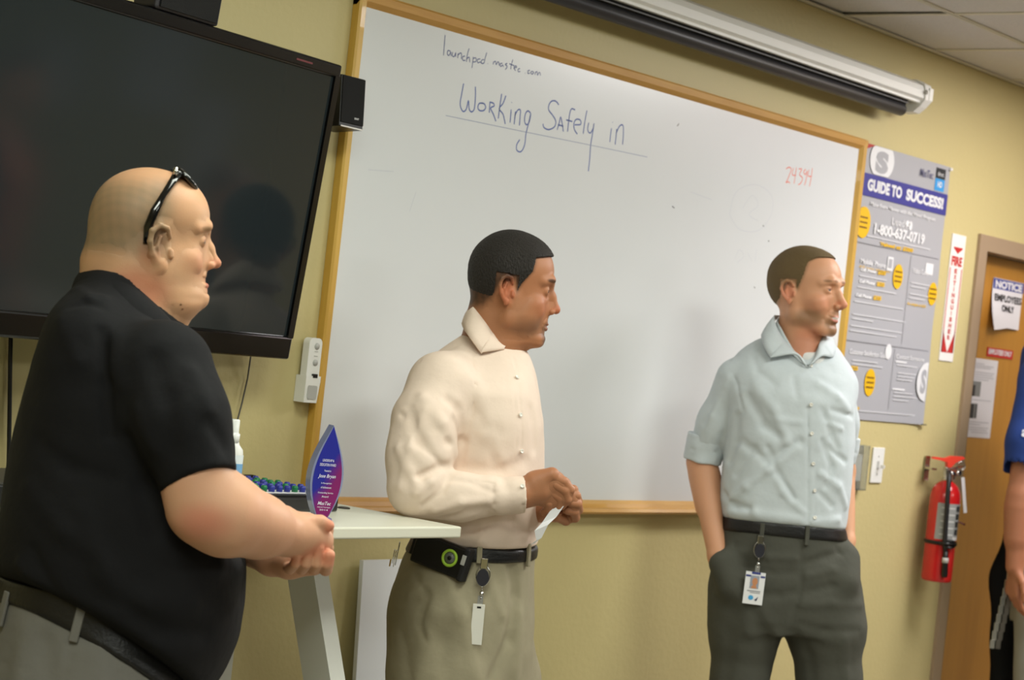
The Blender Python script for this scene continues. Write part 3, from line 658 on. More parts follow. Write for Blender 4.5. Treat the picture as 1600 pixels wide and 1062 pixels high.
# crystal award: a pointed acrylic flame on a small round foot
M_AW = bpy.data.materials.new('award_acrylic'); M_AW.use_nodes = True
N = M_AW.node_tree.nodes; L = M_AW.node_tree.links; bs = N['Principled BSDF']
tc = N.new('ShaderNodeTexCoord'); sx = N.new('ShaderNodeSeparateXYZ'); L.new(tc.outputs['Object'], sx.inputs[0])
ma = N.new('ShaderNodeMath'); ma.operation = 'MULTIPLY_ADD'; ma.inputs[1].default_value = 14; ma.inputs[2].default_value = 1.18; L.new(sx.outputs[0], ma.inputs[0])
mb_ = N.new('ShaderNodeMath'); mb_.operation = 'MULTIPLY_ADD'; mb_.inputs[1].default_value = -8.5; L.new(sx.outputs[2], mb_.inputs[0]); L.new(ma.outputs[0], mb_.inputs[2])
nz = N.new('ShaderNodeTexNoise'); nz.inputs['Scale'].default_value = 18; L.new(tc.outputs['Object'], nz.inputs[0])
mc = N.new('ShaderNodeMath'); mc.operation = 'MULTIPLY_ADD'; mc.inputs[1].default_value = .5; L.new(nz.outputs['Fac'], mc.inputs[0]); L.new(mb_.outputs[0], mc.inputs[2])
rp = N.new('ShaderNodeValToRGB'); rp.color_ramp.elements[0].position = .55; rp.color_ramp.elements[0].color = lin((54, 58, 168)); rp.color_ramp.elements[1].position = .95; rp.color_ramp.elements[1].color = lin((150, 50, 120))
L.new(mc.outputs[0], rp.inputs[0]); L.new(rp.outputs[0], bs.inputs['Base Color']); bs.inputs['Roughness'].default_value = .08; bs.inputs['Transmission Weight'].default_value = .25
bs.inputs['Coat Weight'].default_value = .6; bs.inputs['IOR'].default_value = 1.49
M_AWC = mat('clear_award_edge', (176, 186, 226), rough=.08, trans=.45, ior=1.49)
M_AWB = mat('award_lilac', (120, 124, 206), rough=.08, trans=.5, ior=1.49)
ab = lvl(512, 818, TZ); aw = empty('glass_award', (ab.x - .004, ab.y + .02, TZ)); aw.rotation_euler.z = R(-39 + 14)
tag(aw, 'pointed flame-shaped blue and magenta glass award on the desk corner', 'award')
def flame(h, w_, n=16):
    L_ = []; 
    for i in range(n + 1):
        t = i / n; x = w_ * (math.sin(math.pi * min(1, (t * .93 + .07)) ** .92)) ** 1.05 * (1.0) ; L_.append((x, t * h))
    return L_
hgt, wid = .186, .030
side = flame(hgt, wid)
out = [(x + .004 * (z / hgt), z + .006) for x, z in side] + [(-x + .004 * (z / hgt), z + .006) for x, z in side[::-1]]
fl = MB(); fl.prism(out, -.0142, .0135); o = fl.build('flame_body', M_AW, aw)
inn = [(x * 1.14 + .004 * (z / hgt), z * 1.012 + .006) for x, z in side] + [(-x * 1.14 + .004 * (z / hgt), z * 1.012 + .006) for x, z in side[::-1]]
fl = MB(); fl.prism(inn, -.0132, .0142); fl.build('clear_edge', M_AWC, aw)
z_ = MB()
for s_, x0, x1, zb, hh in (('LEADERSHIP &', -.012, .012, .122, .005), ('DEDICATION AWARD', -.017, .017, .113, .0055), ('Presented to', -.006, .008, .102, .004), ('Jose Bryan', -.018, .019, .088, .009),
                      ('In Recognition', -.010, .012, .077, .004), ('of Achievement', -.010, .012, .069, .004), ('Outstanding Service', -.015, .017, .058, .004), ('Award', -.006, .008, .051, .004), ('MasTec', -.013, .015, .036, .007), ('Advanced Technologies', -.013, .014, .030, .003), ('2014', -.008, .010, .025, .003)):
    text_fit(z_, s_, x0, x1, zb, zb + hh, y=-.0146, bold=.01, shear=.3 if s_ in ('Jose Bryan', 'MasTec') else 0)
z_.build('award_lettering', mat('frosted_white', (226, 222, 240), rough=.6), aw, recalc=False)
MB().lathe([(.024, 0), (.026, .003), (.024, .010), (.012, .014), (.006, .015)], 28).build('round_foot', M_AWB, aw)

# flat black case of marker caps
bc = empty('marker_case', (2.955, -.262, TZ + .0006)); tag(bc, 'flat open black case holding rows of blue and green capped markers on the desk', 'case')
MB().box((-.21, -.13, .0), (.21, .13, .030), bev=.005).build('case_tray', mat('case_black', (20, 20, 22), rough=.25, coat=.3), bc)
MB().box((-.205, -.125, .030), (.205, .125, .034), bev=.001).box((-.21, .125, .03), (.21, .14, .045)).build('case_rim', M_BLK, bc)
MB().box((-.17, -.105, .034), (.19, .10, .0355)).build('liner', M_PAP, bc)
cols = [mat('cap_blue', (48, 58, 150), rough=.35), mat('cap_green', (30, 120, 74), rough=.35)]
cap = None; mesh_c = []
for m_ in cols:
    c = MB().lathe([(.0066, 0), (.0070, .010), (.0052, .013)], 12); bmesh.ops.recalc_face_normals(c.bm, faces=c.bm.faces)
    me = bpy.data.meshes.new('cap'); c.bm.to_mesh(me); c.bm.free(); me.materials.append(m_); mesh_c.append(me)
for i in range(15):
    for j in range(6):
        o = bpy.data.objects.new('cap', mesh_c[1 if (j in (3, 4)) != (i in (3, 7, 8, 12)) else 0]); COL.objects.link(o); o.parent = bc; o.location = (-.155 + i * .0225 + .006 * (j % 2), -.09 + j * .034, .0355)
MB().tube([(-.05, -.131, .012), (-.05, -.142, .02), (.02, -.142, .02), (.02, -.131, .012)], .003, 6).build('case_handle', M_CHR, bc)
bx = MB(); bx.box((-.17, -.11, 0), (.17, .11, .03), bev=.004)
be = empty('black_receiver', (2.45, -.24, TZ + .0006)); tag(be, 'low black electronic box at the far left end of the desk', 'electronics')
MB().box((-.17, -.12, .004), (.17, .12, .042), bev=.004).build('casing', M_BLK, be); MB().box((-.168, -.118, .042), (.168, .118, .046)).build('lid', mat('dark_lid', (60, 58, 54), rough=.4), be)
MB().box((-.15, -.10, 0), (.15, .10, .004)).build('base_pad', M_BLK, be)
# spray bottle
bp_ = lvl(363, 750, TZ); bp_ = Vector((2.985, -.42, TZ)); bo = dep(362, 700, 4.12)
bt = empty('spray_bottle', (bo.x, bo.y, TZ)); bt.scale = (1.05, 1.05, 1.16); tag(bt, 'white spray bottle with a blue and green label, behind the black sleeve', 'bottle')
bt.rotation_euler.z = R(-30)
MB().lathe([(.020, 0), (.023, .003), (.023, .092), (.021, .104), (.014, .112), (.012, .118)], 24, Matrix.Diagonal((1.05, .8, 1, 1))).build('bottle_body', M_PLW, bt)
MB().lathe([(.013, .117), (.0135, .131), (.011, .132), (.0105, .134), (.0105, .154), (.009, .156)], 20).build('pump_cap', mat('clear_white_cap', (230, 232, 230), rough=.2, spec=.6), bt)
for nm, z0, z1, c_, e in (('label', .03, .095, (225, 232, 236), 0), ('blue_stripe', .062, .080, (120, 170, 214), .0003), ('green_stripe', .048, .056, (76, 170, 60), .0004), ('text_stripe', .038, .040, (120, 124, 128), .0004)):
    z_ = MB(); n_ = 16
    for i in range(n_):
        t0, t1 = R(-175 + 170 * i / n_), R(-175 + 170 * (i + 1) / n_); ra, rb = (.0234 + e) * 1.05, (.0234 + e) * .8
        if nm == 'text_stripe' and i % 3 == 0: continue
        z_._geo([(ra * math.cos(t0), rb * math.sin(t0), z0), (ra * math.cos(t1), rb * math.sin(t1), z0), (ra * math.cos(t1), rb * math.sin(t1), z1), (ra * math.cos(t0), rb * math.sin(t0), z1)], [(0, 1, 2, 3)])
    z_.build(nm, mat(nm, c_, rough=.4), bt, recalc=False)
# tablet standing upright
tb = dep(352, 640, 4.08); to = empty('tablet', (tb.x - .045 * .87, tb.y + .045 * .5, TZ)); to.rotation_euler = (R(-8), 0, R(-30))
tag(to, 'black tablet with a white rim standing on the desk behind the black-shirted man', 'tablet')
MB().prism(rbox(-.105, .045, 0, .176, 0, 0, .012), -.004, .004).build('tablet_rim', M_PLW, to)
MB().prism(rbox(-.100, .040, .006, .170, 0, 0, .009), -.0055, -.0038).build('tablet_screen', M_BEZ, to)
# ------------------------------------------------------------------ implicit surfaces: bodies and clothes grow from blended limbs
def nv(v): v = np.asarray(v, float); return v / max(np.linalg.norm(v), 1e-9)
class Field:
    def __init__(s): s.p = []; s.frame()
    def frame(s, Mx=np.eye(3), t=(0, 0, 0), sc=1.0, an=(1, 1, 1), upf=1.0, low=1.0):
        s.Mx = np.asarray(Mx, float); s.t = np.asarray(t, float); s.s = sc; s.an = np.asarray(an, float); s.upf = upf; s.low = low; return s
    def X(s, p):
        p = np.array(p, float) * s.an; p[2] *= s.upf if p[2] > 0 else s.low
        return s.Mx @ (p * s.s) + s.t
    def ell(s, c, r, k=.01, rot=None, op=1):
        Rm = s.Mx if rot is None else s.Mx @ rot
        r = np.asarray(r, float) * s.s * s.an; c = s.X(c)
        s.p.append(('E', c, max(r) + k, op, k, (c, r, Rm))); return s
    def cap(s, a, b, r1, r2=None, k=.01, op=1, flat=None):
        r2 = r1 if r2 is None else r2
        a = s.X(a); b = s.X(b); r1 *= s.s; r2 *= s.s
        fl = None if flat is None else (nv(s.Mx @ np.asarray(flat[0], float)), flat[1])
        s.p.append(('C', (a + b) / 2, np.linalg.norm(a - b) / 2 + max(r1, r2) + k, op, k, (a, b, r1, r2, fl))); return s
    def chain(s, pts, rs, k=.01, op=1, flat=None):
        for i in range(len(pts) - 1): s.cap(pts[i], pts[i + 1], rs[i], rs[i + 1], k, op, flat)
        return s
    def fold(s, pts, w=.012, amp=.006):
        pts = [s.X(p) for p in pts]
        for i in range(len(pts) - 1):
            a, b = pts[i], pts[i + 1]
            s.p.append(('F', (a + b) / 2, np.linalg.norm(a - b) / 2 + w * 2.6, 0, 0, (a, b, w, amp)))
        return s
    def noise(s, amp, waves, seed=1):
        r = np.random.default_rng(seed); q = []
        for (L_, n) in waves:
            for _ in range(n): d = nv(r.normal(size=3)); q.append((d * 2 * np.pi / L_, r.uniform(0, 6.28), 1.0 / len(waves) / n * (L_ / waves[0][0])))
        s.p.append(('N', np.zeros(3), 1e9, 0, 0, (amp, q))); return s
    def loft(s, secs, k=.02, n=2.2, op=1):
        """secs: (z, cx, cy, a, b[, yaw]) absolute, any order"""
        q = np.array([(list(x) + [0.0])[:6] for x in secs], float); q = q[np.argsort(q[:, 0])]
        zz = np.linspace(q[0, 0], q[-1, 0], 160); w = np.ones(7) / 7
        cols = []
        for j in range(1, 6):
            y = np.interp(zz, q[:, 0], q[:, j]); yp = np.concatenate([np.full(3, y[0]), y, np.full(3, y[-1])]); cols.append(np.convolve(yp, w, 'valid'))
        c = np.array([cols[0].mean(), cols[1].mean(), zz.mean()])
        s.p.append(('L', c, np.hypot(zz[-1] - zz[0], 2 * max(cols[2].max(), cols[3].max())) * .5 + .15, op, k, (zz, cols, n))); return s
    def half(s, pt, nrm, k=.004, lim=None):
        """keep the side opposite the normal; lim=(centre, radius) acts only there"""
        s.p.append(('H', s.X(pt), 1e9, -2, k, (s.X(pt), nv(s.Mx @ np.asarray(nrm, float)), lim))); return s
    def sub(s, other, k=.004): s.p.append(('S', np.zeros(3), 1e9, -1, k, other)); return s
    def uni(s, other, k=.02): s.p.append(('S', np.zeros(3), 1e9, 1, k, other)); return s
    def one(s, pr, P):
        ty, c, rb, op, k, a = pr
        if ty == 'E':
            q = (P - a[0]) @ a[2]; k0 = np.sqrt(((q / a[1]) ** 2).sum(1)); k1 = np.sqrt(((q / a[1] ** 2) ** 2).sum(1))
            return k0 * (k0 - 1) / np.maximum(k1, 1e-6)
        if ty == 'C':
            A, B, r1, r2, fl = a; pa = P - A; ba = B - A
            if fl is not None:
                w, f = fl; pa = pa + np.outer(pa @ w, w) * (1 / f - 1); ba = ba + w * (ba @ w) * (1 / f - 1)
            h = np.clip(pa @ ba / max(ba @ ba, 1e-12), 0, 1)
            d = np.sqrt(((pa - h[:, None] * ba) ** 2).sum(1)) - (r1 + (r2 - r1) * h)
            return d * (min(fl[1], 1) if fl is not None else 1)
        if ty == 'L':
            zz, cols, n = a; z = np.clip(P[:, 2], zz[0], zz[-1])
            cx, cy, A, B, yw = [np.interp(z, zz, q) for q in cols]
            x, y = P[:, 0] - cx, P[:, 1] - cy; c_, s_ = np.cos(yw), np.sin(yw); u = x * c_ + y * s_; v = -x * s_ + y * c_
            k0 = ((np.abs(u) / A) ** n + (np.abs(v) / B) ** n) ** (1 / n)
            rr = np.sqrt(u * u + v * v); d = np.where(k0 > .05, rr * (1 - 1 / np.maximum(k0, .05)), -np.minimum(A, B)) * .85
            e = np.abs(P[:, 2] - z)
            return np.where(e > 0, np.where(d > 0, np.hypot(d, e), np.maximum(d, e)), np.maximum(d, np.maximum(zz[0] - P[:, 2], P[:, 2] - zz[-1])))
        if ty == 'H':
            d = (P - a[0]) @ a[1]
            if a[2] is not None: d = np.where(((P - a[2][0]) ** 2).sum(1) < a[2][1] ** 2, d, -1.0)
            return d
    def ev(s, P, ctr=None, hb=0.0):
        d = np.full(len(P), .25)
        for pr in s.p:
            ty, c, rb, op, k, a = pr
            if ctr is not None and rb < 1e8 and np.linalg.norm(c - ctr) > rb + hb: continue
            if ty == 'F':
                A, B, w, amp = a; pa = P - A; ba = B - A; h = np.clip(pa @ ba / max(ba @ ba, 1e-12), 0, 1)
                q = ((pa - h[:, None] * ba) ** 2).sum(1); d = d - amp * np.exp(-q / (w * w)); continue
            if ty == 'N':
                amp, q = a; t = 0
                for (kv, ph, wt) in q: t = t + wt * np.sin(P @ kv + ph)
                d = d + amp * t * 1.6; continue
            if ty == 'S': e = a.ev(P, ctr, hb)
            else: e = s.one(pr, P)
            if op == 1:
                h = np.maximum(k - np.abs(d - e), 0) / max(k, 1e-9); d = np.minimum(d, e) - h * h * k * .25
            elif op == -2:
                h = np.maximum(k - np.abs(d - e), 0) / max(k, 1e-9); d = np.maximum(d, e) + h * h * k * .25
            else:
                e = -e; h = np.maximum(k - np.abs(d - e), 0) / max(k, 1e-9); d = np.maximum(d, e) + h * h * k * .25
        return d
def polygonise(f, lo, hi, h, N=16):
    """surface nets over the sparse blocks near the surface -> verts, quads"""
    lo = np.asarray(lo, float); hi = np.asarray(hi, float)
    nb = np.maximum(np.ceil((hi - lo) / (h * N)).astype(int), 1)
    G = np.stack(np.meshgrid(*[np.arange(n) for n in nb], indexing='ij'), -1).reshape(-1, 3)
    ctr = lo + (G + .5) * N * h
    # coarse test, two-level
    dc = f.ev(ctr); hb = N * h * .87
    act = np.abs(dc) < hb * 1.35 + .01
    dims = nb * N + 2
    loc = np.stack(np.meshgrid(*[np.arange(N + 1)] * 3, indexing='ij'), -1).reshape(-1, 3)
    CE = [((0, 0, 0), (1, 0, 0)), ((0, 1, 0), (1, 1, 0)), ((0, 0, 1), (1, 0, 1)), ((0, 1, 1), (1, 1, 1)), ((0, 0, 0), (0, 1, 0)), ((1, 0, 0), (1, 1, 0)),
          ((0, 0, 1), (0, 1, 1)), ((1, 0, 1), (1, 1, 1)), ((0, 0, 0), (0, 0, 1)), ((1, 0, 0), (1, 0, 1)), ((0, 1, 0), (0, 1, 1)), ((1, 1, 0), (1, 1, 1))]
    ids, vs, quads = [], [], []
    def gid(c): return (c[:, 0] * dims[1] + c[:, 1]) * dims[2] + c[:, 2]
    for b, c in zip(G[act], ctr[act]):
        base = b * N
        V = f.ev(lo + (base + loc) * h, c, hb + h).reshape(N + 1, N + 1, N + 1)
        I = V < 0
        if I.all() or not I.any(): continue
        cnt = sum(I[x:x + N, y:y + N, z:z + N].astype(np.int8) for x in (0, 1) for y in (0, 1) for z in (0, 1))
        cc = np.argwhere((cnt > 0) & (cnt < 8))
        if not len(cc): continue
        sp = np.zeros((len(cc), 3)); n = np.zeros(len(cc))
        for (a, e) in CE:
            a = np.array(a); e = np.array(e); ca = cc + a; ce = cc + e
            va = V[ca[:, 0], ca[:, 1], ca[:, 2]]; ve = V[ce[:, 0], ce[:, 1], ce[:, 2]]; m = (va < 0) != (ve < 0)
            t = np.where(m, va / np.where(m, va - ve, 1), 0)
            sp += m[:, None] * (a + (e - a) * t[:, None]); n += m
        vs.append(lo + (base + cc + sp / n[:, None]) * h); ids.append(gid(base + cc))
        for ax in range(3):
            sl = [slice(0, N)] * 3; s2 = list(sl); s2[ax] = slice(1, N + 1)
            A = I[tuple(sl)]; B_ = I[tuple(s2)]; m = np.argwhere(A != B_)
            if not len(m): continue
            gp = base + m; flip = A[m[:, 0], m[:, 1], m[:, 2]]
            u = np.zeros(3, int); v = np.zeros(3, int); u[(ax + 1) % 3] = 1; v[(ax + 2) % 3] = 1
            ok = (gp[:, (ax + 1) % 3] > 0) & (gp[:, (ax + 2) % 3] > 0); gp = gp[ok]; flip = flip[ok]
            q = np.stack([gid(gp - u - v), gid(gp - v), gid(gp), gid(gp - u)], 1)
            q[~flip] = q[~flip][:, ::-1]; quads.append(q)
    ids = np.concatenate(ids); vs = np.concatenate(vs); quads = np.concatenate(quads)
    o = np.argsort(ids); ids = ids[o]; vs = vs[o]
    k = np.searchsorted(ids, quads); k = np.minimum(k, len(ids) - 1); ok = (ids[k] == quads).all(1)
    return vs, k[ok]
def mesh_np(name, vs, quads, smooth=True):
    me = bpy.data.meshes.new(name)
    me.vertices.add(len(vs)); me.vertices.foreach_set('co', np.asarray(vs, np.float32).ravel())
    me.loops.add(len(quads) * 4); me.loops.foreach_set('vertex_index', quads.astype(np.int32).ravel())
    me.polygons.add(len(quads)); me.polygons.foreach_set('loop_start', np.arange(len(quads), dtype=np.int32) * 4)
    me.polygons.foreach_set('use_smooth', np.ones(len(quads), bool))
    me.update(calc_edges=True); me.validate()
    return me
def relax(vs, quads, it=2, lam=.5):
    n = len(vs); e = np.concatenate([quads[:, [0, 1]], quads[:, [1, 2]], quads[:, [2, 3]], quads[:, [3, 0]]])
    for _ in range(it):
        acc = np.zeros((n, 3)); cnt = np.bincount(e[:, 0], minlength=n) + np.bincount(e[:, 1], minlength=n)
        for j in range(3): acc[:, j] = np.bincount(e[:, 0], vs[e[:, 1], j], n) + np.bincount(e[:, 1], vs[e[:, 0], j], n)
        vs = vs + lam * (acc / np.maximum(cnt, 1)[:, None] - vs)
    return vs
class Fig:
    """a figure built in a level frame: x to the right of the lens, y away from it, z up; the root stands at its feet"""
    def __init__(s, z0, foot_px, name='person'):
        s.z0 = z0; f = s.P(*foot_px); s.o = np.array([f[0], f[1], 0.0])
        s.root = empty(name); Mw = Matrix((RGT, FWD, UP)).transposed().to_4x4()
        s.M = Matrix.Translation(Vector((CAM.x, CAM.y, 0))) @ Mw @ Matrix.Translation(Vector(s.o)); s.root.matrix_world = s.M
    def P(s, px, py, d=0.0):
        a, b = px - 800.0, py - 531.0; c, sn = math.cos(ROLL), math.sin(ROLL); z = s.z0 + d
        return np.array([(a * c + b * sn) / F_PX * z, z, CAM.z - (-a * sn + b * c) / F_PX * z])
    def r(s, px): return px * s.z0 / F_PX
    def secs(s, rows):
        out = []
        for row in rows:
            y, xl, xr, b = row[:4]; d = row[4] if len(row) > 4 else 0; yw = row[5] if len(row) > 5 else 0
            p = s.P((xl + xr) / 2, y, d); out.append((p[2], p[0], p[1], s.r((xr - xl) / 2), b, yw))
        return out
    def grow(s, name, f, h, m, parent=None, it=1, col=None, regions=None, sel=None):
        V, Q, n = [], [], 0
        if regions is None:
            lo = np.full(3, 1e9); hi = -lo
            for pr in f.p:
                if pr[2] < 1e8 and pr[3] == 1: lo = np.minimum(lo, pr[1] - pr[2]); hi = np.maximum(hi, pr[1] + pr[2])
            regions = [(lo - .01, hi + .01, h)]
        for lo, hi, hh in regions:
            v, q = polygonise(f, lo, hi, hh); v = relax(v, q, it); V.append(v); Q.append(q + n); n += len(v)
        V = np.concatenate(V); Q = np.concatenate(Q)
        if sel is not None:
            keep = sel(V); fk = keep[Q].all(1); Q = Q[fk]; u, inv = np.unique(Q, return_inverse=True); V = V[u]; Q = inv.reshape(-1, 4)
        me = mesh_np(name, V - s.o, Q)
        if col is not None:
            c = col(V); ca = me.color_attributes.new('Col', 'FLOAT_COLOR', 'POINT')
            ca.data.foreach_set('color', np.concatenate([c, np.ones((len(c), 1))], 1).astype(np.float32).ravel())
        o = link(name, me, m, parent or s.root)
        o['_v'] = 0; del o['_v']
        return o, V, Q
    def child(s, o, parent=None):
        """takes an object modelled in the figure's level frame"""
        o.parent = parent or s.root
        o.location = Vector(o.location) - Vector(s.o); return o
    def world(s, p): return s.M @ Vector(np.asarray(p) - s.o)
def head_axes(yaw, pitch=0.0, roll=0.0):
    """columns: right, forward, up of the head; yaw 0 looks to the right of the picture, + turns away from the lens"""
    c, s_ = math.cos(yaw), math.sin(yaw)
    fw = np.array([c, s_, 0]); rt = np.array([s_, -c, 0]); up = np.array([0, 0, 1.0])
    fw2 = fw * math.cos(pitch) + up * math.sin(pitch); up2 = up * math.cos(pitch) - fw * math.sin(pitch)
    rt2 = rt * math.cos(roll) + up2 * math.sin(roll); up3 = up2 * math.cos(roll) - rt * math.sin(roll)
    return np.stack([rt2, fw2, up3], 1)
def head(f, A, t, s=1.0, fat=0.0, jaw=1.0, nose=1.0, brow=1.0, chin=1.0, smile=0.0, cran=1.0, lips=1.0, backz=0.0, an=(1, 1, 1), upf=1.0, low=1.0, es=1.0, ey=0.0, ez=0.0):
    f.frame(A, t, s, an, upf, low)
    f.ell((0, -.004, .048), (.076 * cran, .094, .082), .01)
    f.ell((0, -.030, .030 + backz), (.070, .068, .070), .02)
    f.ell((0, .036, .050), (.066, .060, .062), .02)
    f.ell((0, .030, -.008), (.066, .050, .060), .02)
    f.ell((0, .050, -.012), (.056, .046, .064), .015)
    f.ell((0, .048, -.052), (.046 * jaw, .044, .042), .02)
    for x in (-1, 1):
        f.ell((x * .044, .058, -.016), (.022, .024, .018), .012)                              # cheekbone
        f.chain([(x * .060 * jaw, .000, -.010), (x * .054 * jaw, .006, -.058), (x * .022, .074, -.088)], [.016, .017, .015], .02)
        f.chain([(x * .006, .093, .034), (x * .030, .091, .039), (x * .050, .072, .034)], [.008 * brow, .0085 * brow, .007], .012)
        if fat: f.ell((x * .046, .038, -.045), (.022 + .014 * fat, .034, .034), .02)
    f.ell((0, .077 + .004 * chin, -.087), (.020, .016, .015 * chin), .014)                     # chin
    if fat:
        f.ell((0, .045, -.094), (.044, .044, .026 * fat + .004), .02)
        f.ell((0, .010, -.100), (.052, .045, .030), .03)
    for x in (-1, 1):                                                                         # eyes
        f.ell((x * .030, .101, .016), (.017, .014, .0105), .012, op=-1)
        f.ell((x * .031, .0785, .015), (.0150, .0138, .0132), .004)
        f.ell((x * .031, .093, .0145), (.0120, .0075, .0027), .0015, op=-1)                    # lid opening
        f.fold([(x * .018, .092, .004), (x * .030, .091, .001), (x * .042, .084, .003)], .004, -.0016)
    f.chain([(0, .091, .026), (0, .101, .006), (0, .1135 + .004 * (nose - 1), -.018)], [.0075, .0082, .0095 * nose], .009)
    f.ell((0, .094, -.014), (.0095 * nose, .015, .019), .006)
    f.ell((0, .116 + .006 * (nose - 1), -.0215), (.0100 * nose, .0095, .0085), .006)
    for x in (-1, 1):
        f.ell((x * .0125 * nose, .103, -.0265), (.0078, .0100, .0075), .005)
        f.ell((x * .0065, .1085, -.0325), (.0032, .0048, .0030), .002, op=-1)                 # nostril
    f.ell((0, .080, -.050), (.030, .018, .024), .012)                                         # muzzle
    w = .024 + .006 * smile; zc = -.0585
    for x in (-1, 1):
        f.chain([(0, .0985, zc + .0035), (x * .011, .0955, zc + .0045), (x * w, .082, zc + .001 + .008 * smile)], [.0042 * lips, .0038 * lips, .002], .003)
        f.chain([(0, .0965, zc - .0060), (x * .012, .0925, zc - .0050), (x * w, .081, zc + .008 * smile)], [.0050 * lips, .0044 * lips, .002], .003)
        f.fold([(0, .101, zc), (x * .012, .098, zc), (x * w, .086, zc + .008 * smile), (x * (w + .002), .083, zc + .009 * smile)], .0024, -.0034)
        f.fold([(x * .017, .098, -.028), (x * .028, .087, -.044), (x * .034, .078, -.060)], .005, -.0010 - .0022 * smile)
        if smile:
            f.ell((x * .040, .066, -.030), (.016, .018, .014), .010)
    f.fold([(0, .100, -.040), (0, .100, -.050)], .004, -.0014)
    f.fold([(-.012, .093, -.074), (.012, .093, -.074)], .006, -.0024)
    ap = f.p; f.p = []
    for x in (-1, 1):                                                                         # ears
        ex = x * .0745
        f.ell((ex + x * .001, -.005, .006), (.0055, .0150, .0260), .005, rot=np.array([[math.cos(x * .35), -math.sin(x * .35), 0], [math.sin(x * .35), math.cos(x * .35), 0], [0, 0, 1]]))
        f.chain([(ex + x * .004, .006, .020), (ex + x * .010, .001, .031), (ex + x * .014, -.010, .034), (ex + x * .017, -.021, .026), (ex + x * .017, -.023, .012), (ex + x * .013, -.018, -.004), (ex + x * .008, -.010, -.015)],
                [.0032, .0036, .0040, .0042, .0040, .0038, .0042], .003)
        f.ell((ex + x * .006, -.003, -.021), (.0045, .0065, .0085), .004)
        f.ell((ex + x * .010, -.002, .004), (.006, .0075, .011), .004, op=-1)
        f.cap((ex + x * .004, .009, .002), (ex + x * .006, .010, -.006), .0038, .0034, .003)
        f.chain([(ex + x * .008, -.010, -.008), (ex + x * .012, -.012, .006), (ex + x * .011, -.008, .020)], [.0028, .0028, .0026], .003)
    earp = f.p; f.p = ap
    for (ty, c, rb, op, k_, a) in earp:                                                       # sized and set on the side of the head
        def mv(p, w=1.0):
            h = A.T @ (p - f.t) / s; sg = 1 if h[0] > 0 else -1
            h = np.array([sg * .0745 + (h[0] - sg * .0745) * es, h[1] * es + ey, (h[2] - .006) * es + .006 + ez]); return A @ (h * s) + f.t
        if ty == 'E': a = (mv(a[0]), a[1] * es, a[2])
        else: a = (mv(a[0]), mv(a[1]), a[2] * es, a[3] * es, a[4])
        f.p.append((ty, mv(c), rb * es, op, k_, a))
    f.frame()
def eyes(fig, A, t, s, parent, iris=(86, 62, 44), an=(1, 1, 1)):
    for x in (-1, 1):
        b = MB(); b.lathe([(.0001, -.0118)] + [(.0118 * math.sin(a), -.0118 * math.cos(a)) for a in [R(12 * k) for k in range(1, 14)]] + [(.0046, .01087)], 20)
        b.mi = 1; b.lathe([(.0058, .01035), (.0050, .01115), (.0022, .01185)], 16); b.mi = 2; b.lathe([(.0022, .01186), (.0001, .01192)], 12)
        o = b.build('eye', [mat('eye_white', (216, 206, 198), rough=.2), mat('iris_%d' % iris[0], iris, rough=.15), mat('pupil', (12, 10, 10), rough=.1)])
        Mh = Matrix([list(r_) for r_ in (A @ np.array([[1, 0, 0], [0, 0, 1], [0, -1, 0]]))]).to_4x4()
        p = A @ (np.array([x * .031, .0775, .0146]) * np.array(an) * s) + t
        o.matrix_world = Matrix.Translation(Vector(p - fig.o)) @ Mh @ Matrix.Scale(s, 4); o.parent = parent
def hand(f, w, D, S_, curls, spread=.0, s=1.0, thumb=None, rw=.024, k=.010):
    """w wrist, D towards the knuckles, S_ towards the thumb, palm faces -(N); curls: four (a, b, c) bends in degrees, index first"""
    D = nv(D); S_ = nv(S_ - D * np.dot(S_, D)); N_ = nv(np.cross(D, S_))
    if thumb is None: thumb = [(D * .7 + S_ * .7), (D * .9 + S_ * .35), (D * 1.0)]
    base = [(.028, .096), (.010, .099), (-.010, .095), (-.028, .087)]
    L_ = [(.043, .026, .022), (.048, .029, .023), (.044, .027, .022), (.034, .020, .020)]; rr = [.0094, .0096, .0090, .0080]
    w = np.asarray(w, float); tips = []
    for (sx, dl), ll, r_, cu, i in zip(base, L_, rr, curls, range(4)):
        a = w + S_ * sx * .45 * s; kn = w + (S_ * sx + D * dl) * s
        f.cap(a, kn, .0150 * s, (r_ + .0035) * s, k, flat=(N_, .9))
        d = nv(D + S_ * spread * (1.5 - i)); p = kn; ang = 0; n0 = -N_
        for j, (l, c_) in enumerate(zip(ll, cu)):
            ang += R(c_); dd = d * math.cos(ang) + n0 * math.sin(ang); q = p + dd * l * s
            f.cap(p, q, r_ * s * (1 - .06 * j), r_ * s * (1 - .06 * (j + 1)), .0025 if j or True else k); p = q
        tips.append(p)
    p = w + (S_ * .020 + D * .018) * s; rad = [.0150, .0125, .0110, .0088]; ln = [.044, .034, .028]
    for j, (td, l) in enumerate(zip(thumb, ln)):
        q = p + nv(td) * l * s; f.cap(p, q, rad[j] * s, rad[j + 1] * s, k if j == 0 else .003); p = q
    return tips, p
def blend(c0, c1, w): return c0 * (1 - w[:, None]) + np.asarray(c1) * w[:, None]
def sstep(x, a, b): t = np.clip((x - a) / (b - a), 0, 1); return t * t * (3 - 2 * t)
def L3(c): return np.array(lin(c)[:3])
def spot(V, c, r, soft=.35):
    q = np.sqrt((((V - c) / np.asarray(r)) ** 2).sum(1)); return 1 - sstep(q, 1 - soft, 1 + soft)
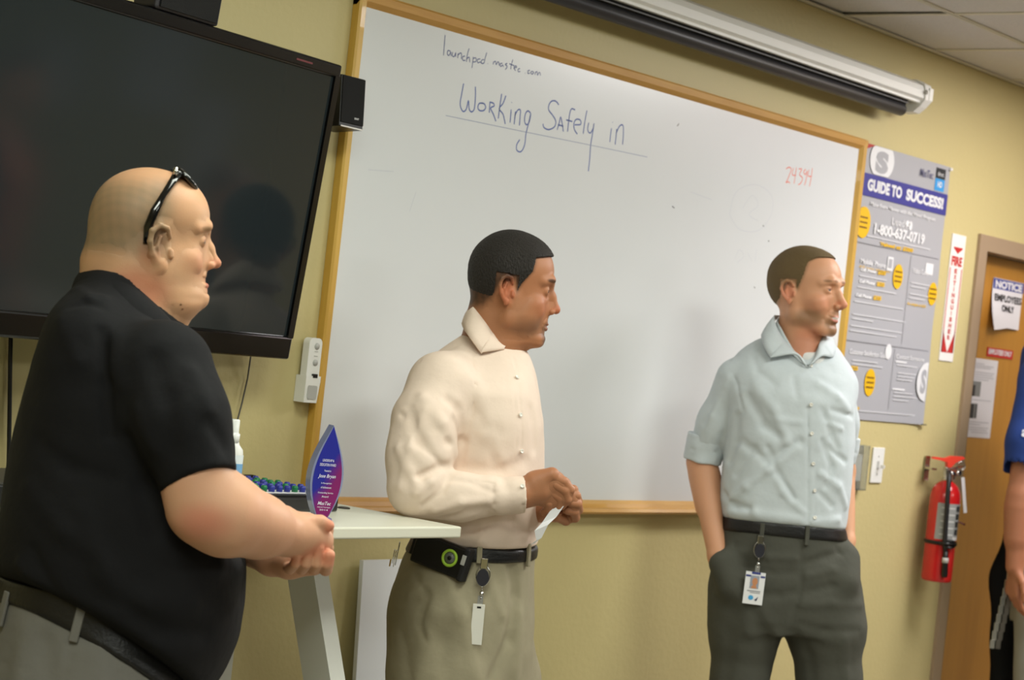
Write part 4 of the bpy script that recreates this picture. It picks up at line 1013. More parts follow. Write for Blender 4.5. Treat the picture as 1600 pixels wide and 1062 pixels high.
def face_paint(V, A, t, s, base, blush, lipc, browc=None, beard=None, bs=.6, hairf=None, hairc=None, hs=.7):
    H = ((V - t) @ A) / s; c = np.tile(base, (len(V), 1)); ax = np.abs(H[:, 0])
    G = np.stack([ax, H[:, 1], H[:, 2]], 1)
    n = .5 + .5 * np.sin(V @ np.array([210., 160, 190])) * np.sin(V @ np.array([-130., 240, 110]))
    c = blend(c, blush, .30 * spot(G, (.042, .066, -.022), (.024, .032, .022), .8)); c = blend(c, blush, .5 * spot(G, (0, .112, -.022), (.016, .018, .014), .5))
    c = blend(c, blush, .45 * spot(G, (.084, -.008, .006), (.012, .024, .034), .3))
    if beard is not None:
        w = np.maximum(spot(G, (0, .085, -.075), (.032, .034, .030), .25), spot(G, (.045, .030, -.062), (.030, .050, .024), .4)); w = np.maximum(w, .8 * spot(G, (0, .102, -.044), (.024, .016, .007), .4))
        w *= 1 - spot(G, (0, .1, -.0585), (.022, .02, .007), .3); c = blend(c, beard, w * bs)
    c = blend(c, lipc, .8 * spot(G, (0, .098, -.0590), (.021, .016, .0085), .25) * sstep(H[:, 1], .075, .085))
    if browc is not None: c = blend(c, browc, .85 * np.maximum(spot(G, (.022, .094, .0385), (.015, .014, .0045), .35), spot(G, (.040, .084, .0375), (.013, .014, .004), .4)))
    c = blend(c, lipc * .5, .6 * spot(G, (.031, .092, .018), (.0145, .010, .0030), .4))
    if hairf is not None:
        w = hairf(H) * hs; c = blend(c, hairc, w * (.8 + .2 * n))
    return c

def hit(fig, f, px, py, d0=-.5, n=90):
    """where the line of sight through a pixel first meets a surface (level frame)"""
    o = np.array([0, 0, CAM.z]); q = fig.P(px, py, 0); dr = q - o; L_ = np.linalg.norm(dr); dr = dr / L_; t = L_ + d0
    for _ in range(n):
        e = f.ev((o + dr * t)[None])[0]
        if e < 4e-4: break
        t += max(e * .8, 3e-4)
        if t > L_ + .6: t = L_; break
    return o + dr * t
def grad(f, p, h=.002):
    g = np.array([f.ev((p + e)[None])[0] - f.ev((p - e)[None])[0] for e in np.eye(3) * h]); return nv(g)
def sfold(fig, f, pts, w=.012, amp=.006):
    """a fold lying on the surface along photo points"""
    f.fold([hit(fig, f, *p) for p in pts], w, amp)
def ribbon(fig, name, pairs, m, th=.003, sub=6, rows=5, bulge=0.0, parent=None, closed=False, out=None):
    """a strip of cloth between an upper and a lower edge"""
    T = [np.asarray(a, float) for a, b in pairs]; Bt = [np.asarray(b, float) for a, b in pairs]
    def cr(P):
        n = len(P); q = []
        for i in range(n if closed else n - 1):
            a, b, c, d = (P[(i + k) % n] for k in (-1, 0, 1, 2)) if closed else (P[max(i - 1, 0)], P[i], P[i + 1], P[min(i + 2, n - 1)])
            for t in np.arange(sub) / sub: q.append(.5 * (2 * b + (c - a) * t + (2 * a - 5 * b + 4 * c - d) * t * t + (3 * b - a - 3 * c + d) * t ** 3))
        if not closed: q.append(P[-1])
        return np.array(q)
    T = cr(T); Bt = cr(Bt); n = len(T); v = np.linspace(0, 1, rows)[:, None, None]
    G = T[None] * (1 - v) + Bt[None] * v
    cen = G.reshape(-1, 3).mean(0) if out is None else np.asarray(out)
    tu = np.gradient(G, axis=1); tv = np.gradient(G, axis=0); N_ = np.cross(tu, tv); N_ /= np.linalg.norm(N_, axis=2)[..., None] + 1e-9
    sg = np.sign(((G - cen) * N_).sum()); N_ *= sg if sg else 1
    G = G + N_ * (bulge * np.sin(v * np.pi))
    V = np.concatenate([(G + N_ * th / 2).reshape(-1, 3), (G - N_ * th / 2).reshape(-1, 3)]); o = rows * n; F_ = []
    idx = lambda r_, c_: r_ * n + c_ % n
    nc = n if closed else n - 1
    for r_ in range(rows - 1):
        for c_ in range(nc):
            F_.append([idx(r_, c_), idx(r_, c_ + 1), idx(r_ + 1, c_ + 1), idx(r_ + 1, c_)]); F_.append([o + idx(r_, c_), o + idx(r_ + 1, c_), o + idx(r_ + 1, c_ + 1), o + idx(r_, c_ + 1)])
    for c_ in range(nc):
        F_.append([idx(0, c_), o + idx(0, c_), o + idx(0, c_ + 1), idx(0, c_ + 1)]); F_.append([idx(rows - 1, c_), idx(rows - 1, c_ + 1), o + idx(rows - 1, c_ + 1), o + idx(rows - 1, c_)])
    if not closed:
        for r_ in range(rows - 1):
            F_.append([idx(r_, 0), idx(r_ + 1, 0), o + idx(r_ + 1, 0), o + idx(r_, 0)]); F_.append([idx(r_, n - 1), o + idx(r_, n - 1), o + idx(r_ + 1, n - 1), idx(r_ + 1, n - 1)])
    me = mesh_np(name, V - fig.o, np.array(F_)); bm = bmesh.new(); bm.from_mesh(me); bmesh.ops.recalc_face_normals(bm, faces=bm.faces); bm.to_mesh(me); bm.free()
    return link(name, me, m, parent or fig.root)
def shoe(fig, p, dr, m, s=1.0):
    """p heel centre on the floor, dr towards the toe"""
    dr = nv([dr[0], dr[1], 0]); sd = np.array([-dr[1], dr[0], 0]); up = np.array([0, 0, 1.0]); A = np.stack([sd, dr, up], 1)
    f = Field(); f.frame(A, (p[0], p[1], 0), s)
    f.ell((0, .02, .035), (.036, .045, .045), .02).ell((0, .11, .025), (.042, .09, .040), .03).ell((0, .19, .022), (.045, .065, .032), .03).cap((0, .0, .04), (0, -.005, .09), .040, .042, .02)
    f.frame(); f.half((0, 0, .002), (0, 0, -1), .004); f.half(np.array([p[0], p[1], .105]), (0, 0, 1), .003)
    fig.grow('shoe', f, .006, m)
def ring_band(fig, name, f, pt, nrm, hw, off, m, h=.004, parent=None, extra=None):
    """a belt: the surface pushed out by off, between two planes"""
    g = Field(); g.sub_off = 0
    class G(Field):
        def ev(s, P, ctr=None, hb=0.0):
            d = f.ev(P) - off; e = np.abs((P - pt) @ nrm) - hw; k = .004
            q = np.maximum(k - np.abs(d - e), 0) / k; return np.maximum(d, e) + q * q * k * .25
    g = G(); V = f.p[0][1]; R_ = .36
    return fig.grow(name, g, h, m, regions=[(np.array([pt[0] - R_, pt[1] - R_, pt[2] - .24]), np.array([pt[0] + R_, pt[1] + R_, pt[2] + .24]), h)], parent=parent)
# ================================================================== people
SK = mat('skin_fair', (206, 158, 128), rough=.48, spec=.35, sss=.12, vcol='Col', bump=.06, bscale=500)
def cloth(name, rgb, rough=.85, sheen=.0, bs=900, bump=.12, var=.02): return mat(name, rgb, rough=rough, sheen=sheen, bump=bump, bscale=bs, var=var, vscale=30, bump2=.22, b2scale=26, spec=.25)
M_POLO = cloth('black_pique', (19, 19, 21)); M_PANT1 = cloth('grey_trousers', (112, 110, 104)); M_BELT = mat('black_leather', (20, 19, 19), rough=.38, spec=.5, bump=.1, bscale=200)
M_SH2 = cloth('cream_cotton', (228, 208, 192), rough=.75, bump=.06); M_PANT2 = cloth('khaki_twill', (150, 142, 118)); M_SH3 = cloth('pale_grey_oxford', (196, 204, 208), rough=.75, bump=.08)
M_PANT3 = cloth('charcoal_olive_trousers', (76, 76, 68)); M_SH4 = cloth('royal_blue_cotton', (36, 58, 118)); M_PANT4 = cloth('light_grey_trousers', (140, 138, 130))
M_SHOE = mat('black_shoe', (22, 20, 20), rough=.3); M_BUT = mat('pearl_button', (226, 222, 212), rough=.25)
def button(fig, f, px, py, r=.0052, m=None, parent=None):
    p = hit(fig, f, px, py); n = grad(f, p); q = Vector(n).to_track_quat('Z', 'Y').to_matrix().to_4x4()
    o = MB().lathe([(r * .8, -.001), (r, .0), (r, .0016), (r * .75, .0022), (r * .65, .0016), (.0001, .0016)], 14, Matrix.Translation(Vector(p + n * .0026)) @ q).build('button', m or M_BUT, parent)
    return fig.child(o, parent)
def legs(f, fig, top, feet, r0, r1, r2, k=.05):
    for (a, kn, an) in top: f.chain([a, kn, an], [r0, r1, r2], k)

# ---------------------------------------------------------------- man in the black polo shirt
def man_black():
    g = Fig(3.28, (170, 1062)); root = g.root; P = g.P; r = g.r
    tag(root, 'bald heavy-set man in a black polo shirt with sunglasses on his head, hands clasped', 'person')
    A = head_axes(R(16), R(2)); t = P(233, 386)
    body = Field(); head(body, A, t, .95, fat=.35, nose=.85, brow=.8, chin=1.2, smile=.8, an=(1.0, .99, 1), upf=1.08, low=.86, backz=.01, es=1.18, ey=.018, ez=-.007, jaw=.96)
    body.chain([P(208, 385), P(208, 430), P(196, 520)], [r(62), r(72), r(92)], .035)
    body.ell(P(170, 408), (r(36), .050, r(22)), .025)                       # roll at the nape
    body.ell(P(272, 470, -.01), (r(34), .045, r(28)), .03)                  # under the chin
    body.ell(P(312, 466, .02), (r(14), .020, r(13)), .012); body.ell(P(316, 446, .02), (r(10), .018, r(5)), .006)
    body.ell(P(327, 438, .015), (r(13), .022, r(3.2)), .004, op=-1); body.fold([P(325, 456, .0), P(322, 456, .03)], .005, -.003)
    sfold(g, body, [(139, 386), (150, 386), (168, 388), (190, 394)], .0032, -.0034)
    tor = [(440, 150, 262, .075), (475, 122, 272, .11), (520, 94, 292, .165), (570, 64, 306, .200), (640, 42, 324, .208), (720, 24, 348, .215), (800, 11, 370, .228),
           (870, 5, 381, .236), (930, 2, 380, .236), (980, 2, 371, .232), (1030, 4, 350, .224), (1075, 8, 322, .215)]
    inner = [(y, xl + 14 + max(0, (y - 640) * .10), xr - 14 - max(0, (y - 640) * .16), b - .02 - max(0, (y - 640) * .0001)) for (y, xl, xr, b) in tor]
    body.loft(g.secs(inner), .03)
    # near (right) arm: bare from the sleeve hem
    sh, hem, el, wr = P(252, 585, -.165), P(306, 745, -.205), P(318, 792, -.205), P(448, 834, -.075)
    body.chain([sh, hem, el], [r(50), r(49), r(47)], .02)
    body.chain([el, P(355, 806, -.185), P(405, 822, -.13), wr], [r(50), r(55), r(43), r(31)], .03)
    # far arm
    el2, wr2 = P(330, 815, .20), P(425, 872, .040)
    body.chain([P(262, 575, .18), el2, wr2], [r(48), r(44), r(27)], .02)
    # right hand, laid over the left
    body.chain([wr, P(476, 836, -.052), P(496, 846, -.038)], [r(31), r(31), r(25)], .018)
    body.ell(P(444, 802, -.052), (r(15), .020, r(13)), .014)
    body.chain([P(462, 822, -.060), P(484, 816, -.064), P(500, 816, -.062), P(513, 821, -.058)], [r(15), r(11.5), r(11), r(9.5)], .005)
    for i, (y, d) in enumerate(((828, .000), (842, -.004), (856, -.004), (868, -.002))):        # fingers going away round the other hand
        body.chain([P(490, y - 4, -.03), P(510, y, -.015 + d), P(510, y + 6, .018 + d), P(494, y + 12, .034)], [r(14), r(11), r(10), r(9)], .003)
    # left hand, from below, fingertips up in front
    body.chain([wr2, P(452, 880, .016), P(490, 882, .006)], [r(24), r(22), r(17)], .015)
    for i, (x0, x1, y1, q) in enumerate(((452, 464, 867, 7.2), (470, 481, 857, 8.2), (489, 498, 855, 8.6), (508, 514, 867, 9.6))):
        body.chain([P(x0 - 4, 884, .006), P(x0 + 1, 889, -.030), P(x1 - 3, 880, -.066 + .004 * i), P(x1, y1, -.076 + .006 * i)], [r(q + 1.2), r(q + 1), r(q + .6), r(q)], .0016)
    # hidden legs
    hipR, hipL = P(140, 1060, -.10), P(175, 1060, .10)
    fr, fl = np.array([hipR[0] - .02, hipR[1], .06]), np.array([hipL[0] + .02, hipL[1] + .02, .06])
    for a, b in ((hipR, fr), (hipL, fl)): body.chain([a, (a + b) / 2 + [0.01, 0, .03], b], [.085, .055, .040], .04)
    base = L3((200, 152, 116)); 
    def hairf(H):
        return np.clip(sstep(-H[:, 1], -.050, .000) * sstep(H[:, 2], -.030, .000) * (1 - .75 * sstep(H[:, 2], .085, .125)), 0, 1)
    def paint(V):
        c = face_paint(V, A, t, .95, base, L3((196, 108, 86)), L3((178, 96, 84)), browc=L3((150, 116, 84)), hairf=hairf, hairc=L3((118, 108, 84)), hs=.75)
        c = blend(c, L3((70, 46, 36)), .7 * spot(np.stack([np.abs(((V - t) @ A)[:, 0]), ((V - t) @ A)[:, 1], ((V - t) @ A)[:, 2]], 1), (.030, .088, .0130), (.015, .012, .0022), .4))
        c = blend(c, L3((198, 108, 78)), .55 * spot(V, P(215, 455, -.07), (r(45), .08, r(34)), .5))
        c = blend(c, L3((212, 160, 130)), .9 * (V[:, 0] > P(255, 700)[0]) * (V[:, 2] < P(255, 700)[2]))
        c = blend(c, L3((205, 112, 92)), .5 * spot(V, P(320, 815, -.24), (r(36), .05, r(26)), .6))
        for px, py, d in ((518, 822, -.06), (459, 868, -.07), (478, 857, -.07), (495, 855, -.065), (513, 870, -.06), (500, 850, -.05), (512, 870, .0)): c = blend(c, L3((216, 128, 100)), .6 * spot(V, P(px, py, d), (r(14),) * 3, .5))
        return c
    regs = [(t + [-.20, -.16, -.16], t + [.16, .16, .20], .0023), (P(230, 900, -.32), P(555, 700, .26), .0020), (P(-60, 1090, -.30), P(420, 500, .30), .012), (np.array([hipL[0] - .25, 3.1, .02]), np.array([hipL[0] + .25, 3.75, P(0, 1089, 0)[2]]), .012)]
    regs[1] = (np.minimum(regs[1][0], regs[1][1]), np.maximum(regs[1][0], regs[1][1]), .0020); regs[1][0][2] = P(300, 935, .1)[2]; regs[2] = (np.minimum(regs[2][0], regs[2][1]), np.maximum(regs[2][0], regs[2][1]), .012)
    bo, V, Q = g.grow('body', body, .003, SK, col=paint, regions=regs)
    eyes(g, A, t, .95, root, iris=(90, 110, 120))
    # belt plane: high at the back, dipping towards the front
    b0, b1, b2 = P(-2, 943, .0), P(130, 968, -.215), P(262, 1052, -.17)
    bn = nv(np.cross(b1 - b0, b2 - b0)); bn = bn * np.sign(bn[2])
    pants = Field()
    pr = [(905, 4, 318, .20), (950, -6, 322, .205), (1000, -14, 322, .21), (1062, -26, 318, .215), (1150, -30, 305, .21), (1230, -25, 290, .20)]
    pants.loft(g.secs(pr), .03)
    for a, b in ((hipR, fr), (hipL, fl)): pants.chain([a + [0, 0, -.05], (a + b) / 2 + [.01, 0, .03], b + [0, 0, .0]], [.125, .095, .075], .06)
    pants.half(np.array([0, 0, .025]), (0, 0, -1))
    pants_raw = Field(); pants_raw.p = list(pants.p)
    for pts, w_, a_ in (([(112, 1000), (108, 1030), (100, 1062)], .004, -.003), ([(186, 1022), (187, 1062)], .003, -.003), ([(0, 1036), (45, 1045)], .003, -.0025), ([(150, 1020), (160, 1062)], .02, .004), ([(40, 990), (30, 1062)], .02, .005), ([(70, 1005), (80, 1062)], .016, -.004)): sfold(g, pants, pts, w_, a_)
    pants.half(b0 + bn * .012, bn, .004)
    g.grow('trousers', pants, .0055, M_PANT1)
    ring_band(g, 'belt', pants_raw, b1, bn, .0215, .005, M_BELT, .004)
    for bx_, by_ in ((122, 974), (10, 950)):
        p = hit(g, pants_raw, bx_, by_); n = grad(pants_raw, p); up = np.array([.12, 0, 1.0]); up = nv(up - n * (up @ n)); sd = np.cross(up, n)
        lp = MB(); Mx = Matrix([list(v) for v in np.stack([sd, n, up], 1)]).to_4x4(); Mx = Matrix.Translation(Vector(p)) @ Mx
        lp.box((-.007, .002, -.028), (.007, .0078, .026), Mx, bev=.002); g.child(lp.build('belt_loop', M_PANT1, root))
    # polo shirt
    sh_ = Field(); sh_.loft(g.secs(tor), .03, n=2.3)
    sh_.chain([P(196, 520, 0), P(206, 462, 0)], [r(95), r(82)], .03)
    sh_.ell(P(140, 520, -.10), (r(60), .09, r(60)), .06)
    shA, shB = P(252, 582, -.155), P(309, 752, -.206); ax = nv(shB - shA)
    sv = Field(); sv.chain([shA, P(282, 655, -.190), shB + (shB - shA) * .3], [r(78), r(68), r(52)], .035)
    sv.half(P(309, 756, -.206), ax, .003); sv.cap(shB - ax * .02, shB + ax * .1, r(48), r(48), .003, op=-1); sh_.uni(sv, .035)
    sv = Field(); sv.chain([P(258, 578, .165), P(300, 700, .20), P(318, 770, .20)], [r(72), r(62), r(52)], .035)
    sv.half(P(318, 770, .20), nv([.1, 0, -1]), .003); sh_.uni(sv, .035)
    sh_.chain([P(196, 505), P(222, 450), P(235, 400)], [r(70), r(79), r(80)], .01, op=-1)
    for pts, w_, a_ in (([(160, 520), (165, 600), (172, 680)], .010, -.007), ([(182, 530), (190, 600)], .016, .005), ([(240, 560), (262, 620), (270, 700)], .016, -.005), ([(300, 580), (325, 640)], .014, .005),
                        ([(118, 452), (140, 465), (162, 466)], .008, .006), ([(110, 478), (135, 474), (160, 480)], .006, -.006), ([(95, 500), (120, 560)], .014, .004),
                        ([(200, 690), (225, 760), (240, 830)], .016, -.006), ([(60, 690), (110, 730), (180, 750)], .014, -.004), ([(45, 760), (100, 830), (160, 870)], .016, .004), ([(30, 880), (60, 930), (80, 955)], .010, .006), ([(50, 860), (85, 930), (110, 955)], .010, -.005),
                        ([(160, 900), (230, 940), (300, 945)], .018, .005), ([(180, 940), (250, 985), (320, 990)], .016, -.004), ([(300, 860), (340, 880), (375, 885)], .016, .006), ([(130, 800), (170, 890), (185, 950)], .018, .004), ([(256, 750), (290, 742), (360, 722)], .0025, -.0018), ([(330, 660), (352, 700)], .012, -.004), ([(215, 640), (240, 700)], .012, .005)): sfold(g, sh_, pts, w_, a_)
    sh_.noise(.0022, ((.16, 5), (.075, 5)), 3)
    sh_.half(b1 + bn * .012, -bn, .012)
    so_, _v, _q = g.grow('polo_shirt', sh_, .0042, M_POLO, it=2)
    # collar
    c_ = P(206, 455)
    top = [(P(137, 415, .0)), P(152, 419, -.058), P(196, 438, -.084), P(240, 474, -.078), P(276, 512, -.045), P(292, 528, .015), P(262, 500, .075), P(205, 450, .090), P(155, 424, .055)]
    bot = [(P(112, 462, .0)), P(128, 464, -.085), P(182, 480, -.122), P(236, 512, -.112), P(280, 542, -.065), P(300, 556, .01), P(270, 535, .10), P(205, 490, .118), P(135, 468, .08)]
    ribbon(g, 'collar', list(zip(top, bot)), M_POLO, th=.005, closed=True, bulge=.006, out=P(200, 480), parent=so_)
    # shoes
    shoe(g, fr - [0.04, 0, 0], (1, .2, 0), M_SHOE); shoe(g, fl - [0.04, 0, 0], (1, .25, 0), M_SHOE)
    # sunglasses pushed up on the head: a thing of its own
    M_SG = mat('black_acetate', (10, 10, 11), rough=.12, coat=.6)
    hg = hit(g, body, 277, 283)
    near = [hit(g, body, 229, 381) + [0, -.004, 0], hit(g, body, 232, 355) + [0, -.006, 0], hit(g, body, 243, 330) + [0, -.008, 0], hit(g, body, 257, 305) + [0, -.010, 0], P(269, 284, -.050), P(277, 272, -.040)]
    so = empty('sunglasses'); so.matrix_world = g.root.matrix_world
    off = near[-1]; so.matrix_world = g.M @ Matrix.Translation(Vector(off - g.o))
    def ch(o): o.parent = so; o.location = Vector(o.location) - Vector(off); return o
    fr_ = MB().tube(near, [.0050, .0066, .0070, .0048, .0062, .0070], 10, flat=.40, nrm=(0, 1, 0)); ch(fr_.build('temple_arm', M_SG))
    sdv = A[:, 0]; F0 = near[-1]; far = [F0 - sdv * .118 + (n_ - F0) * np.array([1, 0, 1]) - sdv * 0 + np.array([0, .0, 0]) for n_ in near]
    ch(MB().tube(far, [.0050, .0066, .0070, .0048, .0062, .0070], 10, flat=.40, nrm=(0, 1, 0)).build('temple_arm', M_SG))
    upn = nv(A[:, 2] * .9 + A[:, 1] * .45); fwn = nv(np.cross(sdv, upn)) ; fwn = fwn * np.sign(fwn @ A[:, 1] + 1e-6)
    f0 = F0 - sdv * .002
    br = [f0 - sdv * q_ + upn * (.012 * math.sin(math.pi * q_ / .114)) + fwn * .002 for q_ in np.linspace(0, .114, 9)]
    ch(MB().tube(br, .0058, 8).build('brow_bar', M_SG))
    for cq in (.030, .086):
        c0 = f0 - sdv * cq + upn * .004 + fwn * .018
        rg = [c0 + sdv * .027 * math.cos(a) + (fwn * .021 + upn * -.006) * math.sin(a) for a in [2 * math.pi * k_ / 20 for k_ in range(20)]]
        ch(MB().tube(rg, .0042, 8, closed=True).build('lens_rim', M_SG)); z_ = MB(); z_.poly(rg); z_.poly([p_ + upn * .0015 for p_ in rg]); ch(z_.build('lens', mat('smoked_lens', (14, 13, 14), rough=.06, coat=1.0)))
    ch(MB().lathe([(.0035, 0), (.0035, .012)], 10, Matrix.Translation(Vector(F0 + [-.002, -.006, -.002]))).build('hinge', M_CHR))
    tag(so, 'black sunglasses pushed up on the bald head of the man in black', 'sunglasses')
    return g

def hairline(H, zs, ys, an):
    x = np.abs(H[:, 0]); y = H[:, 1] / an; z = H[:, 2]
    fr = np.interp(z, zs, ys) / 1.0; lo = np.interp(y, [-.10, -.06, -.040, -.028, .008, .014, .03], [-.050, -.042, -.020, .012, .020, -.006, -.004])
    return sstep(fr - y, -.004, .012) * sstep(z - lo, -.010, .022)
def shirt_buttons(g, f, pts, parent=None, r_=.0052):
    for px, py in pts: button(g, f, px, py, r_, parent=parent)
def badge_reel(g, top, label, cat_label):
    """clip, oval reel, cord and swivel; returns an empty hung at the clip"""
    e = empty('badge_reel'); e.matrix_world = g.M @ Matrix.Translation(Vector(top - g.o)); tag(e, label, 'badge reel')
    MB().prism([(.0135 * math.cos(a), -.030 + .0185 * math.sin(a)) for a in [2 * math.pi * k / 24 for k in range(24)]], -.010, .0).build('reel_housing', mat('reel_dark', (44, 44, 52), rough=.3), e)
    MB().tube([(.0150 * math.cos(a), -.006, -.026 + .0225 * math.sin(a)) for a in [2 * math.pi * k / 24 for k in range(24)]], .0014, 6, closed=True).build('wire_loop', M_CHR, e)
    MB().box((-.008, -.008, -.012), (.008, -.001, .012), bev=.0015).build('belt_clip', M_CHR, e)
    MB().tube([(0, -.005, -.046), (.001, -.005, -.058)], .0016, 6).lathe([(.004, 0), (.005, .004), (.003, .010)], 12, Matrix.Translation((.001, -.005, -.070))).tube([(.001, -.005, -.070), (.0, -.005, -.082)], .002, 6).build('swivel', M_CHR, e)
    MB().box((-.006, -.0062, -.092), (.006, -.0045, -.070)).build('strap', mat('clear_strap', (170, 170, 165), rough=.2, trans=.4), e)
    return e

# ---------------------------------------------------------------- man in the cream shirt
def man_cream():
    g = Fig(4.64, (700, 1062), 'person'); root = g.root; P = g.P; r = g.r
    tag(root, 'dark-haired man in a cream long-sleeved shirt and khaki trousers, in profile', 'person')
    A = head_axes(R(2), R(-2)); t = P(796, 458)
    HK = dict(fat=.25, nose=.96, brow=1.0, chin=1.1, smile=.35, an=(1.0, .90, 1), backz=.0, jaw=1.04, es=1.0, ey=-.004)
    body = Field(); head(body, A, t, 1.06, **HK)
    body.chain([P(778, 450), P(772, 500), P(765, 545)], [r(36), r(40), r(50)], .025)
    tor = [(508, 750, 798, .045), (528, 722, 812, .058), (545, 700, 826, .072), (562, 676, 834, .10), (582, 656, 840, .150), (608, 642, 845, .188), (650, 636, 851, .198), (700, 636, 851, .192), (750, 640, 849, .188), (800, 644, 846, .185), (835, 646, 842, .182), (870, 648, 836, .175)]
    body.loft(g.secs([(y, a + 12, b - 12, c - .02) for y, a, b, c in tor[3:]]), .03)
    shR, elR, wrR = P(700, 622, -.145), P(650, 768, -.235), P(818, 770, -.215)
    body.chain([shR, elR, wrR], [r(30), r(26), r(21)], .02)
    shL, elL, wrL = P(735, 600, .19), P(790, 775, .20), P(846, 795, -.060)
    body.chain([shL, elL, wrL], [r(36), r(28), r(19)], .02)
    # right hand: knuckles up, fingers bent down over the strip
    D = nv(P(868, 760, -.19) - wrR)
    body.chain([wrR, P(842, 762, -.205), P(864, 756, -.195)], [r(21), r(24), r(21)], .014)
    kn = [(862, 742, -.225), (868, 748, -.207), (870, 758, -.190), (866, 768, -.175)]
    body.chain([P(836, 752, -.22), P(*kn[0])], [r(15), r(12)], .012)
    fing = [[(862, 744, -.226), (880, 752, -.222), (891, 765, -.214), (888, 778, -.206)], [(866, 756, -.224), (882, 766, -.220), (886, 780, -.212), (878, 790, -.204)],
            [(860, 768, -.218), (874, 778, -.214), (873, 791, -.206), (864, 797, -.198)], [(846, 776, -.214), (858, 786, -.212), (858, 796, -.204), (850, 800, -.196)]]
    for fg_ in fing: body.chain([P(*q_) for q_ in fg_], [r(9), r(7.8), r(7.2), r(6.2)], .0018)
    body.chain([P(836, 750, -.195), P(862, 744, -.18), P(882, 755, -.178), P(893, 768, -.182)], [r(11), r(9.5), r(8.5), r(7)], .006)
    # left hand behind, meeting it
    body.chain([wrL, P(868, 792, -.10), P(885, 790, -.14)], [r(18), r(21), r(18)], .014)
    for q_ in ([(884, 778, -.135), (897, 772, -.165), (896, 765, -.185), (889, 764, -.19)], [(888, 788, -.135), (902, 783, -.165), (900, 774, -.188), (890, 773, -.196)],
               [(888, 798, -.135), (903, 796, -.160), (902, 787, -.188), (891, 785, -.198)], [(884, 808, -.13), (898, 808, -.155), (897, 799, -.180), (886, 797, -.19)]):
        body.chain([P(*w_) for w_ in q_], [r(9), r(8), r(7.4), r(6.6)], .0018)
    body.chain([P(866, 800, -.11), P(884, 812, -.15), P(868, 806, -.185), P(858, 800, -.196)], [r(10), r(8.5), r(7.5), r(6.5)], .003)
    hipR, hipL = P(700, 930, -.095), P(760, 930, .095)
    anR, anL = P(700, 1062, -.11), P(800, 1062, .09); anR[2] = anL[2] = .08; anR[0] -= .02; anL[0] += .0
    kR, kL = (hipR + anR) / 2 + [.01, 0, 0], (hipL + anL) / 2 + [.03, 0, 0]
    for a_, k_, b_ in ((hipR, kR, anR), (hipL, kL, anL)): body.chain([a_, k_, b_], [.075, .05, .038], .03)
    base = L3((172, 116, 82))
    def hairf(H): return hairline(H, [-.02, .0, .02, .035, .05, .080, .088, .100], [.018, .020, .026, .037, .049, .053, .085, .14], .90)
    def paint(V):
        c = face_paint(V, A, t, 1.06, base, L3((188, 96, 66)), L3((140, 80, 66)), browc=L3((42, 30, 22)), beard=L3((92, 70, 56)), bs=.55, hairf=hairf, hairc=L3((38, 32, 27)), hs=.9)
        H = ((V - t) @ A) / 1.06
        c = blend(c, L3((62, 46, 38)), .75 * spot(H, (0, .090, -.086), (.017, .018, .012), .3))
        c = blend(c, L3((170, 116, 84)), .7 * (V[:, 2] < P(800, 700)[2]))
        return c
    mnz, mxz = P(0, 834)[2], P(0, 1062)[2]
    regs = [(t + [-.17, -.17, -.17], t + [.17, .17, .17], .0024)]
    lo, hi = np.minimum(P(812, 835, -.29), P(935, 700, -.02)), np.maximum(P(812, 835, -.29), P(935, 700, -.02)); lo[2] = P(812, 830, -.2)[2]; hi[2] = P(812, 715, -.2)[2]
    regs += [(lo, hi, .0019), (P(600, 900, 0) * [1, 0, 0] + [0, g.z0 - .32, .04], P(860, 900, 0) * [1, 0, 0] + [0, g.z0 + .32, P(800, 560)[2]], .011)]
    bo, V, Q = g.grow('body', body, .003, SK, col=paint, regions=regs)
    eyes(g, A, t, 1.06, root, iris=(60, 40, 28), an=(1.0, .90, 1))
    # short dark hair: a thin cap standing off the scalp
    M_H = mat('black_hair', (42, 37, 33), rough=.7, bump=.9, bscale=420, stretch=(1, 1, .3))
    hf = Field(); head(hf, A, t, 1.06, **{**HK})
    def hair_sel(V): H = ((V - t) @ A) / 1.06; return (hairf(H) > .5) & (np.abs(H[:, 0]) < .084) & ~((np.abs(H[:, 0]) > .060) & (H[:, 2] < .038) & (H[:, 1] > -.034) & (H[:, 1] < .012))
    class HF(Field):
        def ev(s, Pp, ctr=None, hb=0.0):
            H = ((Pp - t) @ A) / 1.06; th = .0060 * hairf(H) * (.35 + .65 * sstep(H[:, 2], .02, .09)); return hf.ev(Pp, ctr, hb) - th - .0008 + .0007 * np.sin(Pp @ np.array([900., 700, 300])) * np.sin(Pp @ np.array([-500., 900, 500]))
    g.grow('hair', HF(), .0026, M_H, regions=[(t + [-.16, -.14, -.08], t + [.16, .14, .18], .0026)], sel=hair_sel)
    # trousers
    pts_ = [(845, 648, 838, .170), (880, 630, 835, .180), (920, 616, 835, .185), (960, 608, 836, .185), (1010, 606, 834, .180), (1062, 612, 828, .17)]
    pants = Field(); pants.loft(g.secs(pts_), .02)
    pants.chain([P(698, 960, -.085), P(692, 1062, -.10), kR, anR], [.125, .115, .088, .075], .04)
    pants.chain([P(752, 960, .085), P(778, 1062, .10), kL, anL], [.110, .098, .085, .072], .012)
    pants.half((0, 0, .02), (0, 0, -1))
    praw = Field(); praw.p = list(pants.p)
    bt_, bn = P(735, 864), nv(P(828, 870, -.02) - P(735, 864, -.17)); bn = nv([-.05, .0, 1])
    bt_ = P(780, 862, -.10)
